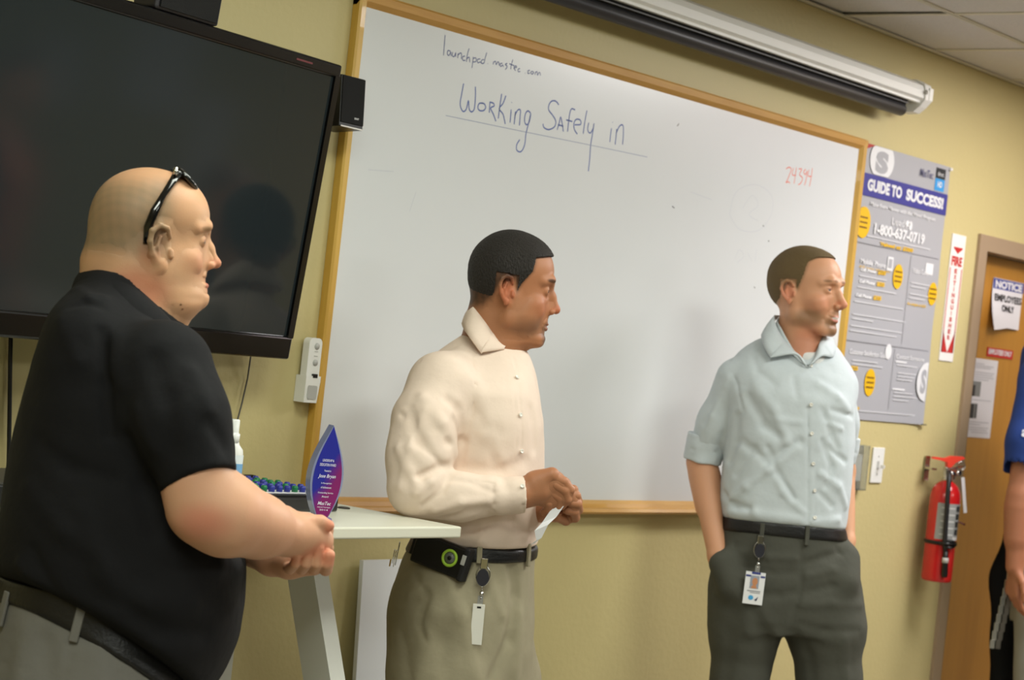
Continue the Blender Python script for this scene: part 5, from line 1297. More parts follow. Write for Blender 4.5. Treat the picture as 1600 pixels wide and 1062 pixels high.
    for q_, w_, a_ in (([(800, 880), (806, 930), (796, 1000), (768, 1062)], .012, -.012), ([(650, 900), (668, 930), (655, 975), (665, 1000)], .007, -.006), ([(640, 930), (660, 915)], .010, .006), ([(700, 900), (720, 960), (745, 1062)], .018, .005), ([(675, 960), (650, 1062)], .022, .006), ([(628, 990), (640, 1062)], .014, -.005),
                       ([(760, 900), (785, 960)], .012, .004), ([(812, 960), (805, 1062)], .014, .005), ([(655, 940), (690, 1000), (700, 1062)], .02, -.004), ([(826, 895), (822, 960)], .008, .003)): sfold(g, pants, q_, w_, a_)
    pants.noise(.0018, ((.14, 4), (.06, 4)), 5)
    pants.half(bt_ + bn * .016, bn, .004)
    g.grow('trousers', pants, .0052, M_PANT2, it=2)
    ring_band(g, 'belt', praw, bt_, bn, .0185, .0045, M_BELT, .0042)
    for bx_ in (749, 822):
        p = hit(g, praw, bx_, 862 if bx_ < 800 else 866); n = grad(praw, p); up = nv(bn - n * (bn @ n)); sd = np.cross(up, n)
        Mx = Matrix.Translation(Vector(p)) @ Matrix([list(v) for v in np.stack([sd, n, up], 1)]).to_4x4()
        g.child(MB().box((-.006, .003, -.026), (.006, .010, .025), Mx, bev=.002).build('belt_loop', M_PANT2, root))
    # shirt
    sh = Field(); sh.loft(g.secs([(x[0], x[1], x[2], x[3]) for x in tor]), .03, n=2.25)
    sh.cap(P(700, 606, -.13), P(760, 600, .10), r(40), r(42), .05)
    sv = Field(); sv.chain([P(690, 608, -.150), P(666, 660, -.195), P(656, 710, -.218), P(651, 760, -.235)], [r(48), r(49), r(47), r(43)], .03); sv.cap(P(738, 552, -.035), P(690, 598, -.135), r(16), r(42), .05)
    sv.chain([P(652, 764, -.235), P(720, 776, -.230), P(772, 774, -.222), P(835, 772, -.215)], [r(42), r(36), r(29), r(28)], .012)
    ax = nv(P(820, 772, -.215) - P(760, 774, -.222)); sv.half(P(821, 772, -.215), ax, .002)
    sv.cap(P(808, 772, -.216), P(840, 772, -.215), r(23), r(23), .002, op=-1)
    for q_, w_, a_ in (([(700, 748), (735, 752), (770, 768)], .008, -.004), ([(655, 745), (680, 735), (700, 728)], .010, -.009), ([(650, 770), (672, 752), (690, 735)], .010, .007), ([(662, 790), (690, 768), (702, 742)], .009, -.006), ([(680, 798), (720, 785), (760, 782)], .010, .005), ([(622, 700), (640, 735), (652, 760)], .012, .005),
                       ([(640, 640), (655, 690), (690, 730)], .014, -.006), ([(660, 620), (690, 660), (712, 710)], .014, .006), ([(700, 625), (718, 640), (722, 670)], .012, -.008), ([(690, 810), (730, 800), (765, 796)], .008, -.005), ([(742, 750), (770, 755), (772, 790)], .005, -.003), ([(772, 747), (771, 801)], .0035, -.003), ([(665, 640), (640, 700), (625, 760)], .012, .004), ([(700, 690), (712, 730)], .012, -.006)): sfold(g, sv, q_, w_ * .85, a_ * 1.35)
    sh.uni(sv, .014)
    sv = Field(); sv.chain([P(742, 590, .175), P(795, 700, .20), P(800, 775, .19)], [r(52), r(44), r(40)], .03); sv.chain([P(800, 778, .19), P(842, 794, -.030)], [r(38), r(27)], .012)
    ax2 = nv(P(846, 795, -.06) - P(800, 778, .19)); sv.half(P(842, 794, -.035), ax2, .002); sh.uni(sv, .012)
    sh.chain([P(780, 545), P(785, 470)], [r(36), r(46)], .008, op=-1); sh.cap(P(800, 540, -.02), P(812, 556, -.02), r(8), r(5), .006, op=-1)
    for q_, w_, a_ in (([(803, 560), (812, 620), (815, 700), (818, 790), (820, 838)], .0030, -.0030), ([(796, 560), (804, 620), (806, 700)], .0025, -.0012), ([(738, 560), (742, 600), (738, 650), (722, 690)], .0035, -.0045), ([(712, 655), (722, 690), (716, 730)], .010, -.010), ([(700, 530), (655, 565), (640, 580)], .004, -.002),
                       ([(745, 600), (760, 680), (780, 720)], .016, .005), ([(750, 650), (775, 720), (790, 760)], .014, -.005), ([(830, 640), (835, 700)], .014, -.004), ([(690, 815), (740, 822), (800, 815)], .010, -.006), ([(700, 835), (750, 842), (820, 838)], .010, .006), ([(760, 800), (810, 822)], .012, -.005), ([(720, 730), (780, 735), (820, 720)], .016, -.005), ([(625, 610), (630, 650)], .008, -.006)): sfold(g, sh, q_, w_, a_)
    sh.noise(.0020, ((.12, 5), (.05, 5)), 8)
    sh.half(bt_ + bn * .012, -bn, .010)
    so, V, Q = g.grow('shirt', sh, .0036, M_SH2, it=2)
    shirt_buttons(g, sh, ((807, 590), (812, 648), (814, 705), (816, 760)), so, .0048)
    # collar leaves
    cen = P(775, 520)
    ribbon(g, 'collar', [(P(737, 476, .0), P(722, 506, .0)), (P(742, 482, -.045), P(726, 516, -.065)), (P(757, 502, -.064), P(736, 530, -.092)), (P(768, 518, -.066), P(751, 550, -.098)), (P(773, 524, -.066), P(755, 550, -.100)), (P(789, 541, -.058), P(788, 545, -.070))], M_SH2, th=.0035, sub=5, bulge=.003, parent=so, out=cen)
    ribbon(g, 'collar', [(P(737, 476, .0), P(722, 506, .0)), (P(748, 482, .045), P(735, 512, .07)), (P(778, 505, .064), P(775, 530, .090)), (P(805, 532, .045), P(822, 557, .075)), (P(808, 542, .01), P(813, 553, .01))], M_SH2, th=.0035, sub=5, bulge=.003, parent=so, out=cen)
    ribbon(g, 'collar_band', [(P(739, 480, .0), P(732, 500, .0)), (P(760, 507, -.055), P(752, 525, -.06)), (P(793, 545, -.045), P(795, 556, -.052)), (P(805, 548, .0), P(808, 560, .0)), (P(800, 535, .045), P(806, 552, .05)), (P(768, 500, .06), P(768, 520, .065))], M_SH2, th=.003, closed=True, parent=so, out=cen)
    shoe(g, anR - [.03, 0, 0], (1, -.1, 0), M_SHOE); shoe(g, anL - [.03, 0, 0], (1, .1, 0), M_SHOE)
    ring = hit(g, body, 899, 797)
    o = MB().tube([P(895, 797, -.165) + np.array([0.0, .009 * math.cos(a), .009 * math.sin(a)]) for a in [2 * math.pi * k / 16 for k in range(16)]], .0018, 6, closed=True).build('wedding_ring', mat('silver', (220, 220, 216), rough=.15, metal=1), root); g.child(o)
    # things he carries
    def mount(name, px, py, fld, label, cat, lift=.004):
        p = hit(g, fld, px, py); n = grad(fld, p); n[2] *= .2; n = nv(n); up = np.array([0, 0, 1.0]); up = nv(up - n * (up @ n)); sd = np.cross(up, -n) * 1.0
        e = empty(name); sd = np.cross(-n, up); Mx = Matrix([list(v) for v in np.stack([sd, -n, up], 1)]).to_4x4()
        e.matrix_world = g.M @ Matrix.Translation(Vector(p + n * lift - g.o)) @ Mx; tag(e, label, cat); return e
    ph = mount('phone_case', 692, 868, praw, 'black phone in a rugged belt case with a lime green ring, on the khaki belt', 'phone', .010)
    rt = Matrix.Rotation(R(11), 4, 'Y')
    def ap(mb, nm, m_): o = mb.build(nm, m_, ph); o.matrix_local = rt; return o
    ap(MB().box((-.066, -.012, -.034), (.070, .010, .036), bev=.006), 'phone_shell', M_BLK)
    ap(MB().box((-.075, -.006, -.020), (-.05, .012, .022), bev=.004), 'bumper', mat('rubber_black', (20, 20, 22), rough=.6)); ap(MB().box((.058, -.016, -.036), (.072, .012, .038), bev=.004), 'bumper', MATS['rubber_black'])
    ap(MB().tube([(.028 + .0165 * math.cos(a), -.0125, .004 + .0165 * math.sin(a)) for a in [2 * math.pi * k / 28 for k in range(28)]], .0034, 8, closed=True), 'green_ring', mat('lime_rubber', (170, 214, 70), rough=.4))
    ap(MB().lathe([(.0125, 0), (.0125, .0012)], 24, Matrix.Translation((.028, -.012, .004)) @ Matrix.Rotation(R(90), 4, 'X')), 'round_window', mat('window_grey', (120, 122, 120), rough=.3))
    ap(MB().lathe([(.0055, 0), (.0055, .0020)], 6, Matrix.Translation((.028, -.012, .004)) @ Matrix.Rotation(R(90), 4, 'X')), 'logo_mark', M_BLK)
    ap(MB().box((.058, -.0172, .000), (.068, -.0155, .022), bev=.0007), 'camera_cutout', M_PLG)
    kr = mount('key_ring', 632, 852, praw, 'small bunch of keys with a yellow tag hanging behind the cream shirt man', 'keys', .012)
    MB().tube([(.008 * math.cos(a), 0, -.004 + .010 * math.sin(a)) for a in [2 * math.pi * k / 16 for k in range(16)]], .0012, 6, closed=True).build('split_ring', M_CHR, kr)
    for i, (a_, l_) in enumerate(((-14, .040), (4, .044), (16, .038))):
        o = MB().box((-.004, -.001, -l_), (.004, .001, -.018)).lathe([(.009, 0), (.009, .002)], 14, Matrix.Translation((0, .001, -.014)) @ Matrix.Rotation(R(90), 4, 'X')).build('key', M_CHR, kr); o.rotation_euler.y = R(a_); o.location = (0, -.004 * i, -.008)
    MB().box((-.008, -.014, -.052), (.008, -.011, -.036), bev=.001).build('yellow_tag', M_PY, kr)
    top = hit(g, praw, 757, 878); top[1] = min(hit(g, pants, 757, y_)[1] for y_ in (878, 900, 930, 960, 990)) - .008; e = badge_reel(g, top, 'dark oval badge reel on the belt of the khaki trousers', '')
    bd = empty('access_card'); bd.matrix_world = e.matrix_world @ Matrix.Translation((-.001, -.006, -.088)) @ Matrix.Rotation(R(-1), 4, 'Y'); tag(bd, 'blank white access card turned edge-on, hanging over khaki trousers', 'badge')
    MB().box((-.0135, -.0015, -.088), (.0125, .0005, .0), bev=.0006).build('card', mat('card_white', (226, 224, 216), rough=.4), bd); MB().box((-.0045, -.0018, -.009), (.0045, .0008, -.005)).build('card_slot', M_BLK, bd)
    # strip of white plastic held between the fingers
    s0, s1_, s2_ = P(880, 786, -.215), P(858, 812, -.215), P(838, 846, -.21)
    st = empty('white_strip'); st.matrix_world = g.M @ Matrix.Translation(Vector(s0 - g.o)); tag(st, 'folded white plastic strip held in the hands of the man in cream', 'strip')
    def chs(o): o.parent = st; o.location = Vector(o.location) - Vector(s0); return o
    m_ = MB(); wv = np.array([.0155, 0, .009]); L_ = [s0 + [0, 0, .01], s1_, P(846, 824, -.222), P(842, 842, -.216), P(832, 850, -.212)]; W_s = [1, 1, .9, .35, .3]
    vs = [p_ - wv * q_ for p_, q_ in zip(L_, W_s)] + [p_ + wv * q_ for p_, q_ in zip(L_, W_s)] ; n_ = len(L_)
    vs2 = [v + np.array([0, .0012, 0]) for v in vs]
    m_._geo(vs + vs2, [(i, i + 1, n_ + i + 1, n_ + i) for i in range(n_ - 1)] + [(2 * n_ + i, 3 * n_ + i, 3 * n_ + i + 1, 2 * n_ + i + 1) for i in range(n_ - 1)] + [(i, 2 * n_ + i, 2 * n_ + i + 1, i + 1) for i in range(n_ - 1)] + [(n_ + i, n_ + i + 1, 3 * n_ + i + 1, 3 * n_ + i) for i in range(n_ - 1)])
    chs(m_.build('strip', mat('strip_white', (232, 232, 236), rough=.35)))
    return g

# ---------------------------------------------------------------- man in the pale grey shirt
def man_grey():
    g = Fig(5.70, (1225, 1062), 'person'); root = g.root; P = g.P; r = g.r
    tag(root, 'tall man in a pale grey shirt with rolled sleeves, smiling, hands in his pockets', 'person')
    A = head_axes(R(-34), R(3)); t = P(1256, 462)
    HK = dict(nose=1.08, brow=1.05, chin=1.0, smile=1.0, an=(.98, 1.0, 1), jaw=.95, es=1.0, upf=.98, low=1.02)
    body = Field(); head(body, A, t, 1.05, **HK)
    body.chain([P(1248, 470), P(1250, 510), P(1250, 560)], [r(29), r(31), r(40)], .02)
    tor = [(510, 1228, 1280, .040, .03), (526, 1204, 1298, .056, .028), (543, 1172, 1316, .074, .022), (560, 1152, 1326, .092, .014), (585, 1138, 1333, .115, .005), (620, 1134, 1336, .134), (680, 1134, 1335, .136), (740, 1128, 1331, .132), (790, 1124, 1325, .130), (815, 1126, 1321, .128), (845, 1132, 1316, .120)]
    body.loft(g.secs([(x[0], x[1] + 10, x[2] - 10, x[3] - .02, x[4] if len(x) > 4 else 0) for x in tor[3:]]), .03)
    arms = [([P(1146, 600, .0), P(1096, 722, .05), P(1122, 870, -.060), P(1140, 915, -.075)], [r(27), r(22.5), r(15.5), r(20)]), ([P(1310, 605, .06), P(1321, 735, .12), P(1323, 845, .02), P(1310, 890, -.03)], [r(20), r(15.5), r(13), r(18)])]
    for pp, rr in arms: body.chain(pp, rr, .012)
    body.chain([P(1102, 745, .045), P(1108, 790, .02)], [r(24), r(21)], .02)
    hipR, hipL = P(1170, 930, 0), P(1280, 930, 0); anR, anL = P(1158, 1062, -.02), P(1300, 1062, .02); anR[2] = anL[2] = .08; anR[0] -= .02; anL[0] += .05
    kR, kL = (hipR + anR) / 2, (hipL + anL) / 2 + [.02, 0, 0]
    for a_, k_, b_ in ((hipR, kR, anR), (hipL, kL, anL)): body.chain([a_, k_, b_], [.07, .05, .038], .03)
    base = L3((206, 152, 118))
    def hairf(H): return hairline(H, [-.02, .0, .03, .05, .085, .098, .110], [.012, .014, .028, .037, .043, .060, .14], 1.0)
    def paint(V):
        c = face_paint(V, A, t, 1.05, base, L3((206, 110, 84)), L3((168, 92, 78)), browc=L3((130, 92, 60)), beard=L3((124, 92, 64)), bs=.8, hairf=hairf, hairc=L3((130, 106, 72)), hs=.8)
        c = blend(c, L3((192, 110, 84)), .5 * spot(V, P(1262, 540, -.07), (r(25), .06, r(30)), .5))
        H = ((V - t) @ A) / 1.05
        c = blend(c, L3((240, 236, 228)), .9 * spot(H, (.002, .095, -.0572), (.0155, .014, .0030), .25))
        return c
    regs = [(t + [-.17, -.17, -.20], t + [.17, .17, .17], .0025)]
    lo, hi = P(1060, 900, -.16), P(1170, 700, .12); regs.append((np.minimum(lo, hi), np.maximum(lo, hi), .0034))
    lo, hi = P(1300, 900, -.10), P(1360, 690, .2); regs.append((np.minimum(lo, hi), np.maximum(lo, hi), .0034))
    regs.append((P(1120, 900) * [1, 0, 0] + [0, g.z0 - .3, .04], P(1350, 900) * [1, 0, 0] + [0, g.z0 + .3, P(1250, 570)[2]], .011))
    g.grow('body', body, .003, SK, col=paint, regions=regs)
    eyes(g, A, t, 1.05, root, iris=(96, 110, 110))
    M_H = mat('brown_stubble_hair', (128, 106, 70), rough=.8, bump=.9, bscale=500)
    hf = Field(); head(hf, A, t, 1.05, **HK)
    def hair_sel(V): H = ((V - t) @ A) / 1.05; return (hairf(H) > .55) & (np.abs(H[:, 0]) < .084) & ~((np.abs(H[:, 0]) > .060) & (H[:, 2] < .038) & (H[:, 1] > -.034) & (H[:, 1] < .012))
    class HF(Field):
        def ev(s, Pp, ctr=None, hb=0.0):
            H = ((Pp - t) @ A) / 1.05; th = .0045 * hairf(H) * (.25 + .75 * sstep(H[:, 2], .03, .09)); return hf.ev(Pp, ctr, hb) - th - .0006 + .0006 * np.sin(Pp @ np.array([900., 700, 300])) * np.sin(Pp @ np.array([-500., 900, 500]))
    g.grow('hair', HF(), .0028, M_H, regions=[(t + [-.16, -.16, -.08], t + [.16, .16, .18], .0028)], sel=hair_sel)
    # trousers
    pr = [(812, 1130, 1318, .122), (850, 1120, 1326, .128), (890, 1112, 1340, .135), (930, 1108, 1348, .138), (965, 1107, 1350, .135), (985, 1112, 1346, .12)]
    pants = Field(); pants.loft(g.secs(pr), .02)
    pants.chain([P(1165, 925, -.01), P(1163, 985, -.01), P(1155, 1062, -.01), kR, anR], [r(52), r(53), r(43), .079, .070], .03)
    pants.chain([P(1288, 925, .0), P(1290, 985, .0), P(1296, 1062, .0), kL, anL], [r(56), r(59), r(49), .083, .072], .025)
    pants.half((0, 0, .02), (0, 0, -1))
    bt_, bn = P(1225, 826), nv([-.01, .05, 1.0]); praw = Field(); praw.p = list(pants.p)
    for q_, w_, a_ in (([(1250, 848), (1252, 890), (1250, 930), (1235, 975)], .006, -.006), ([(1150, 850), (1128, 890), (1112, 925)], .004, -.005), ([(1140, 880), (1160, 930), (1170, 985)], .02, .008), ([(1255, 880), (1290, 870), (1318, 862)], .010, -.006), ([(1262, 900), (1300, 890), (1335, 885)], .012, .006), ([(1262, 925), (1300, 915), (1340, 915)], .010, -.006), ([(1255, 945), (1300, 942), (1345, 945)], .012, .005), ([(1250, 975), (1290, 985), (1340, 985)], .012, -.005),
                       ([(1160, 862), (1200, 870), (1245, 872)], .010, .005), ([(1165, 885), (1205, 895), (1245, 895)], .010, -.005), ([(1175, 925), (1215, 930), (1245, 925)], .012, -.005), ([(1190, 950), (1215, 990), (1210, 1050)], .016, .005), ([(1305, 855), (1318, 872), (1328, 880)], .004, -.007), ([(1240, 985), (1262, 1020), (1270, 1062)], .014, -.005), ([(1140, 990), (1135, 1062)], .018, -.005), ([(1318, 1000), (1322, 1062)], .018, .005)): sfold(g, pants, q_, w_, a_)
    for q_ in ([P(1128, 880, -.09), P(1142, 912, -.095)], [P(1322, 872, -.04), P(1318, 905, -.07)]): pants.cap(q_[0], q_[1], r(20), r(22), .04)
    pants.noise(.0018, ((.14, 4), (.07, 4)), 6)
    pants.cap(P(1108, 835, -.055), P(1123, 876, -.070), r(19), r(13), .006, op=-1)
    pants.cap(P(1332, 828, .03), P(1324, 858, .01), r(17), r(12), .006, op=-1)
    pants.half(bt_ + bn * .020, bn, .004)
    g.grow('trousers', pants, .0055, M_PANT3, it=2)
    ring_band(g, 'belt', praw, bt_, bn, .0185, .0045, M_BELT, .0045)
    for bx_, by_ in ((1191, 832), (1260, 836)):
        p = hit(g, praw, bx_, by_); n = grad(praw, p); up = nv(bn - n * (bn @ n)); sd = np.cross(up, n)
        Mx = Matrix.Translation(Vector(p)) @ Matrix([list(v) for v in np.stack([sd, n, up], 1)]).to_4x4()
        g.child(MB().box((-.006, .003, -.028), (.006, .010, .026), Mx, bev=.002).build('belt_loop', M_PANT3, root))
    # shirt
    sh = Field(); sh.loft(g.secs(tor), .03, n=2.3)
    sh.cap(P(1162, 602, 0), P(1308, 606, .03), r(28), r(28), .05)
    sv = Field(); sv.chain([P(1152, 592, .0), P(1122, 660, .03), P(1100, 708, .05)], [r(33), r(30), r(27)], .03)
    ax = nv(P(1100, 708, .05) - P(1122, 660, .03)); sv.half(P(1101, 700, .045), ax, .002)
    for q_, w_, a_ in (([(1138, 590), (1112, 650), (1095, 690)], .012, .006), ([(1128, 610), (1100, 660)], .010, -.005), ([(1145, 640), (1130, 680), (1120, 710)], .012, -.006), ([(1120, 625), (1105, 690)], .008, .004)): sfold(g, sv, q_, w_, a_)
    sh.uni(sv, .010)
    sv = Field(); sv.chain([P(1310, 602, .05), P(1315, 660, .09), P(1319, 712, .115)], [r(27), r(24.5), r(22)], .03); sv.half(P(1325, 702, .115), (0, 0, -1), .002); sh.uni(sv, .012)
    sh.chain([P(1252, 552), P(1252, 500), P(1252, 480)], [r(30), r(34), r(38)], .006, op=-1); sh.chain([P(1256, 545, -.06), P(1262, 566, -.10)], [r(17), r(7)], .005, op=-1)
    for q_, w_, a_ in (([(1264, 560), (1262, 640), (1262, 740), (1263, 816)], .0035, -.0040), ([(1275, 575), (1274, 740), (1272, 816)], .003, -.0012), ([(1140, 562), (1152, 600), (1160, 640), (1152, 680)], .004, -.0045), ([(1152, 650), (1150, 690), (1140, 720)], .010, -.010),
                       ([(1180, 600), (1210, 640), (1230, 690)], .014, .006), ([(1170, 620), (1195, 665), (1215, 680)], .012, -.008), ([(1160, 690), (1200, 720), (1250, 690)], .012, -.006), ([(1140, 780), (1165, 760), (1200, 735), (1245, 700)], .010, .007), ([(1130, 770), (1150, 790), (1170, 795)], .010, -.008), ([(1200, 700), (1215, 740), (1240, 780)], .009, -.007), ([(1205, 720), (1225, 770), (1255, 800)], .010, .006),
                       ([(1285, 640), (1300, 680), (1310, 700)], .008, -.006), ([(1290, 660), (1315, 670)], .007, .006), ([(1280, 600), (1310, 620), (1325, 640)], .012, .005), ([(1295, 700), (1320, 720)], .008, -.006), ([(1282, 740), (1310, 760), (1322, 790)], .010, .007), ([(1280, 770), (1300, 790)], .008, -.006), ([(1285, 690), (1300, 730), (1290, 760)], .008, -.006),
                       ([(1140, 800), (1180, 802), (1250, 812)], .012, .008), ([(1270, 815), (1310, 812)], .010, .006), ([(1240, 590), (1246, 620)], .01, -.004), ([(1215, 655), (1250, 660)], .010, .004), ([(1150, 740), (1180, 700)], .010, -.005), ([(1300, 640), (1332, 650)], .008, -.005), ([(1178, 560), (1185, 580), (1210, 600)], .010, -.004)): sfold(g, sh, q_, w_, a_)
    sh.noise(.0026, ((.11, 6), (.045, 6)), 11)
    sh.half(bt_ + bn * .014, -bn, .010)
    so, V, Q = g.grow('shirt', sh, .0042, M_SH3, it=1)
    shirt_buttons(g, sh, ((1267, 572), (1267, 632), (1268, 677), (1270, 724), (1272, 766), (1273, 809)), so, .0052)
    # rolled cuffs, undershirt, collar
    for cx, cy, d, rr, dx in ((1100, 705, .05, 31, -4), (1319, 706, .115, 21, 0)):
        cf = Field(); a_, b_ = P(cx + 6, cy - 25, d - .005), P(cx - 3, cy + 16, d); v_ = nv(b_ - a_)
        cf.cap(a_ - v_ * .05, b_ + v_ * .05, r(rr + 1), r(rr - 1), .01); cf.half(a_, -v_, .004); cf.half(b_, v_, .004); cf.cap(b_ - v_ * .03, b_ + v_ * .1, r(rr - 5), r(rr - 5), .003, op=-1); cf.noise(.0016, ((.05, 5),), 4)
        sfold(g, cf, [(cx - 20, cy - 4), (cx + 20, cy + 2)], .005, -.003); g.grow('cuff', cf, .0034, M_SH3, parent=so)
    us = Field(); us.ell(P(1262, 566, -.010), (r(34), .072, r(30)), .01); us.half(P(1262, 552, -.08), nv([0, -.3, 1]), .004, lim=(P(1262, 560), .3)); us.cap(P(1252, 548), P(1252, 480), r(27), r(29), .005, op=-1)
    g.grow('undershirt', us, .004, cloth('white_tshirt', (222, 222, 220)))
    cen = P(1252, 545, .0)
    ribbon(g, 'collar', [(P(1218, 493, .03), P(1196, 520, .045)), (P(1210, 494, -.010), P(1190, 523, -.02)), (P(1214, 512, -.045), P(1193, 540, -.070)), (P(1224, 530, -.060), P(1204, 558, -.094)), (P(1230, 537, -.070), P(1207, 558, -.098)), (P(1246, 554, -.088), P(1243, 553, -.098)), (P(1260, 574, -.098), P(1256, 568, -.102))], M_SH3, th=.0035, sub=5, bulge=.003, parent=so, out=cen)
    ribbon(g, 'collar', [(P(1240, 492, .062), P(1240, 515, .085)), (P(1274, 500, .045), P(1290, 520, .06)), (P(1283, 515, .0), P(1305, 540, .01)), (P(1285, 530, -.040), P(1303, 556, -.050)), (P(1280, 537, -.060), P(1299, 558, -.062)), (P(1276, 552, -.082), P(1284, 556, -.086)), (P(1264, 574, -.098), P(1270, 568, -.100))], M_SH3, th=.0035, sub=5, bulge=.003, parent=so, out=cen)
    ribbon(g, 'collar_band', [(P(1216, 497, .0), P(1212, 515, .0)), (P(1222, 515, -.045), P(1218, 532, -.05)), (P(1245, 553, -.075), P(1246, 562, -.08)), (P(1262, 562, -.086), P(1262, 570, -.09)), (P(1276, 548, -.070), P(1278, 560, -.075)), (P(1283, 515, .0), P(1286, 530, .0)), (P(1250, 495, .055), P(1250, 515, .06))], M_SH3, th=.003, closed=True, parent=so, out=cen)
    shoe(g, anR - [.0, .0, 0], (.3, -1, 0), M_SHOE); shoe(g, anL - [.0, .0, 0], (.8, -.7, 0), M_SHOE)
    # badge
    top = hit(g, praw, 1187, 842); top[1] = min(hit(g, pants, 1180, y_)[1] for y_ in (850, 880, 910, 935)) - .007; e = badge_reel(g, top, 'dark oval badge reel on the belt of the charcoal trousers', '')
    bd = empty('identity_card'); bd.matrix_world = e.matrix_world @ Matrix.Translation((-.003, -.006, -.088)) @ Matrix.Rotation(R(1), 4, 'Y'); tag(bd, 'white photo identity card hanging in front of charcoal trousers', 'badge')
    w_ = .027; MB().box((-w_, -.0015, -.088), (w_, .0, .0), bev=.0007).build('card', mat('card_white2', (230, 230, 232), rough=.35), bd)
    MB().box((-w_ + .001, -.0021, -.014), (-.012, -.0016, -.009)).box((.014, -.0021, -.014), (w_ - .001, -.0016, -.009)).box((-.011, -.0021, -.006), (.013, -.0016, .0)).build('blue_band', mat('card_blue', (52, 62, 132), rough=.4), bd)
    MB().box((-.013, -.0022, -.045), (.011, -.0016, -.010)).build('photo_background', mat('photo_bg', (150, 156, 170), rough=.4), bd)
    MB().prism([(.0 + .0075 * math.cos(a), -.026 + .0105 * math.sin(a)) for a in [2 * math.pi * k / 20 for k in range(20)]], -.0026, -.0021).prism([(-.009, -.0445), (.007, -.0445), (.004, -.036), (-.006, -.036)], -.0026, -.0021).build('photo_portrait', mat('photo_skin', (196, 136, 96), rough=.4), bd)
    z_ = MB(); z_.poly([(-.018, -.0022, -.053), (.018, -.0022, -.053), (.018, -.0022, -.0505), (-.018, -.0022, -.0505)]); z_.poly([(-.010, -.0022, -.057), (.018, -.0022, -.057), (.018, -.0022, -.0555), (-.010, -.0022, -.0555)]); z_.build('card_lettering', mat('card_grey', (140, 140, 148), rough=.5), bd, recalc=False)
    MB().prism([(-.006 + .007 * math.cos(a), -.070 + .0065 * math.sin(a)) for a in [2 * math.pi * k / 20 for k in range(20)]], -.0024, -.0016).build('round_logo', mat('logo_sky', (70, 160, 214), rough=.4), bd)
    MB().prism([(.004, -.076), (.014, -.066), (.010, -.078)], -.0024, -.0016).build('logo_arrow', mat('card_blue2', (40, 44, 80), rough=.4), bd)
    return g

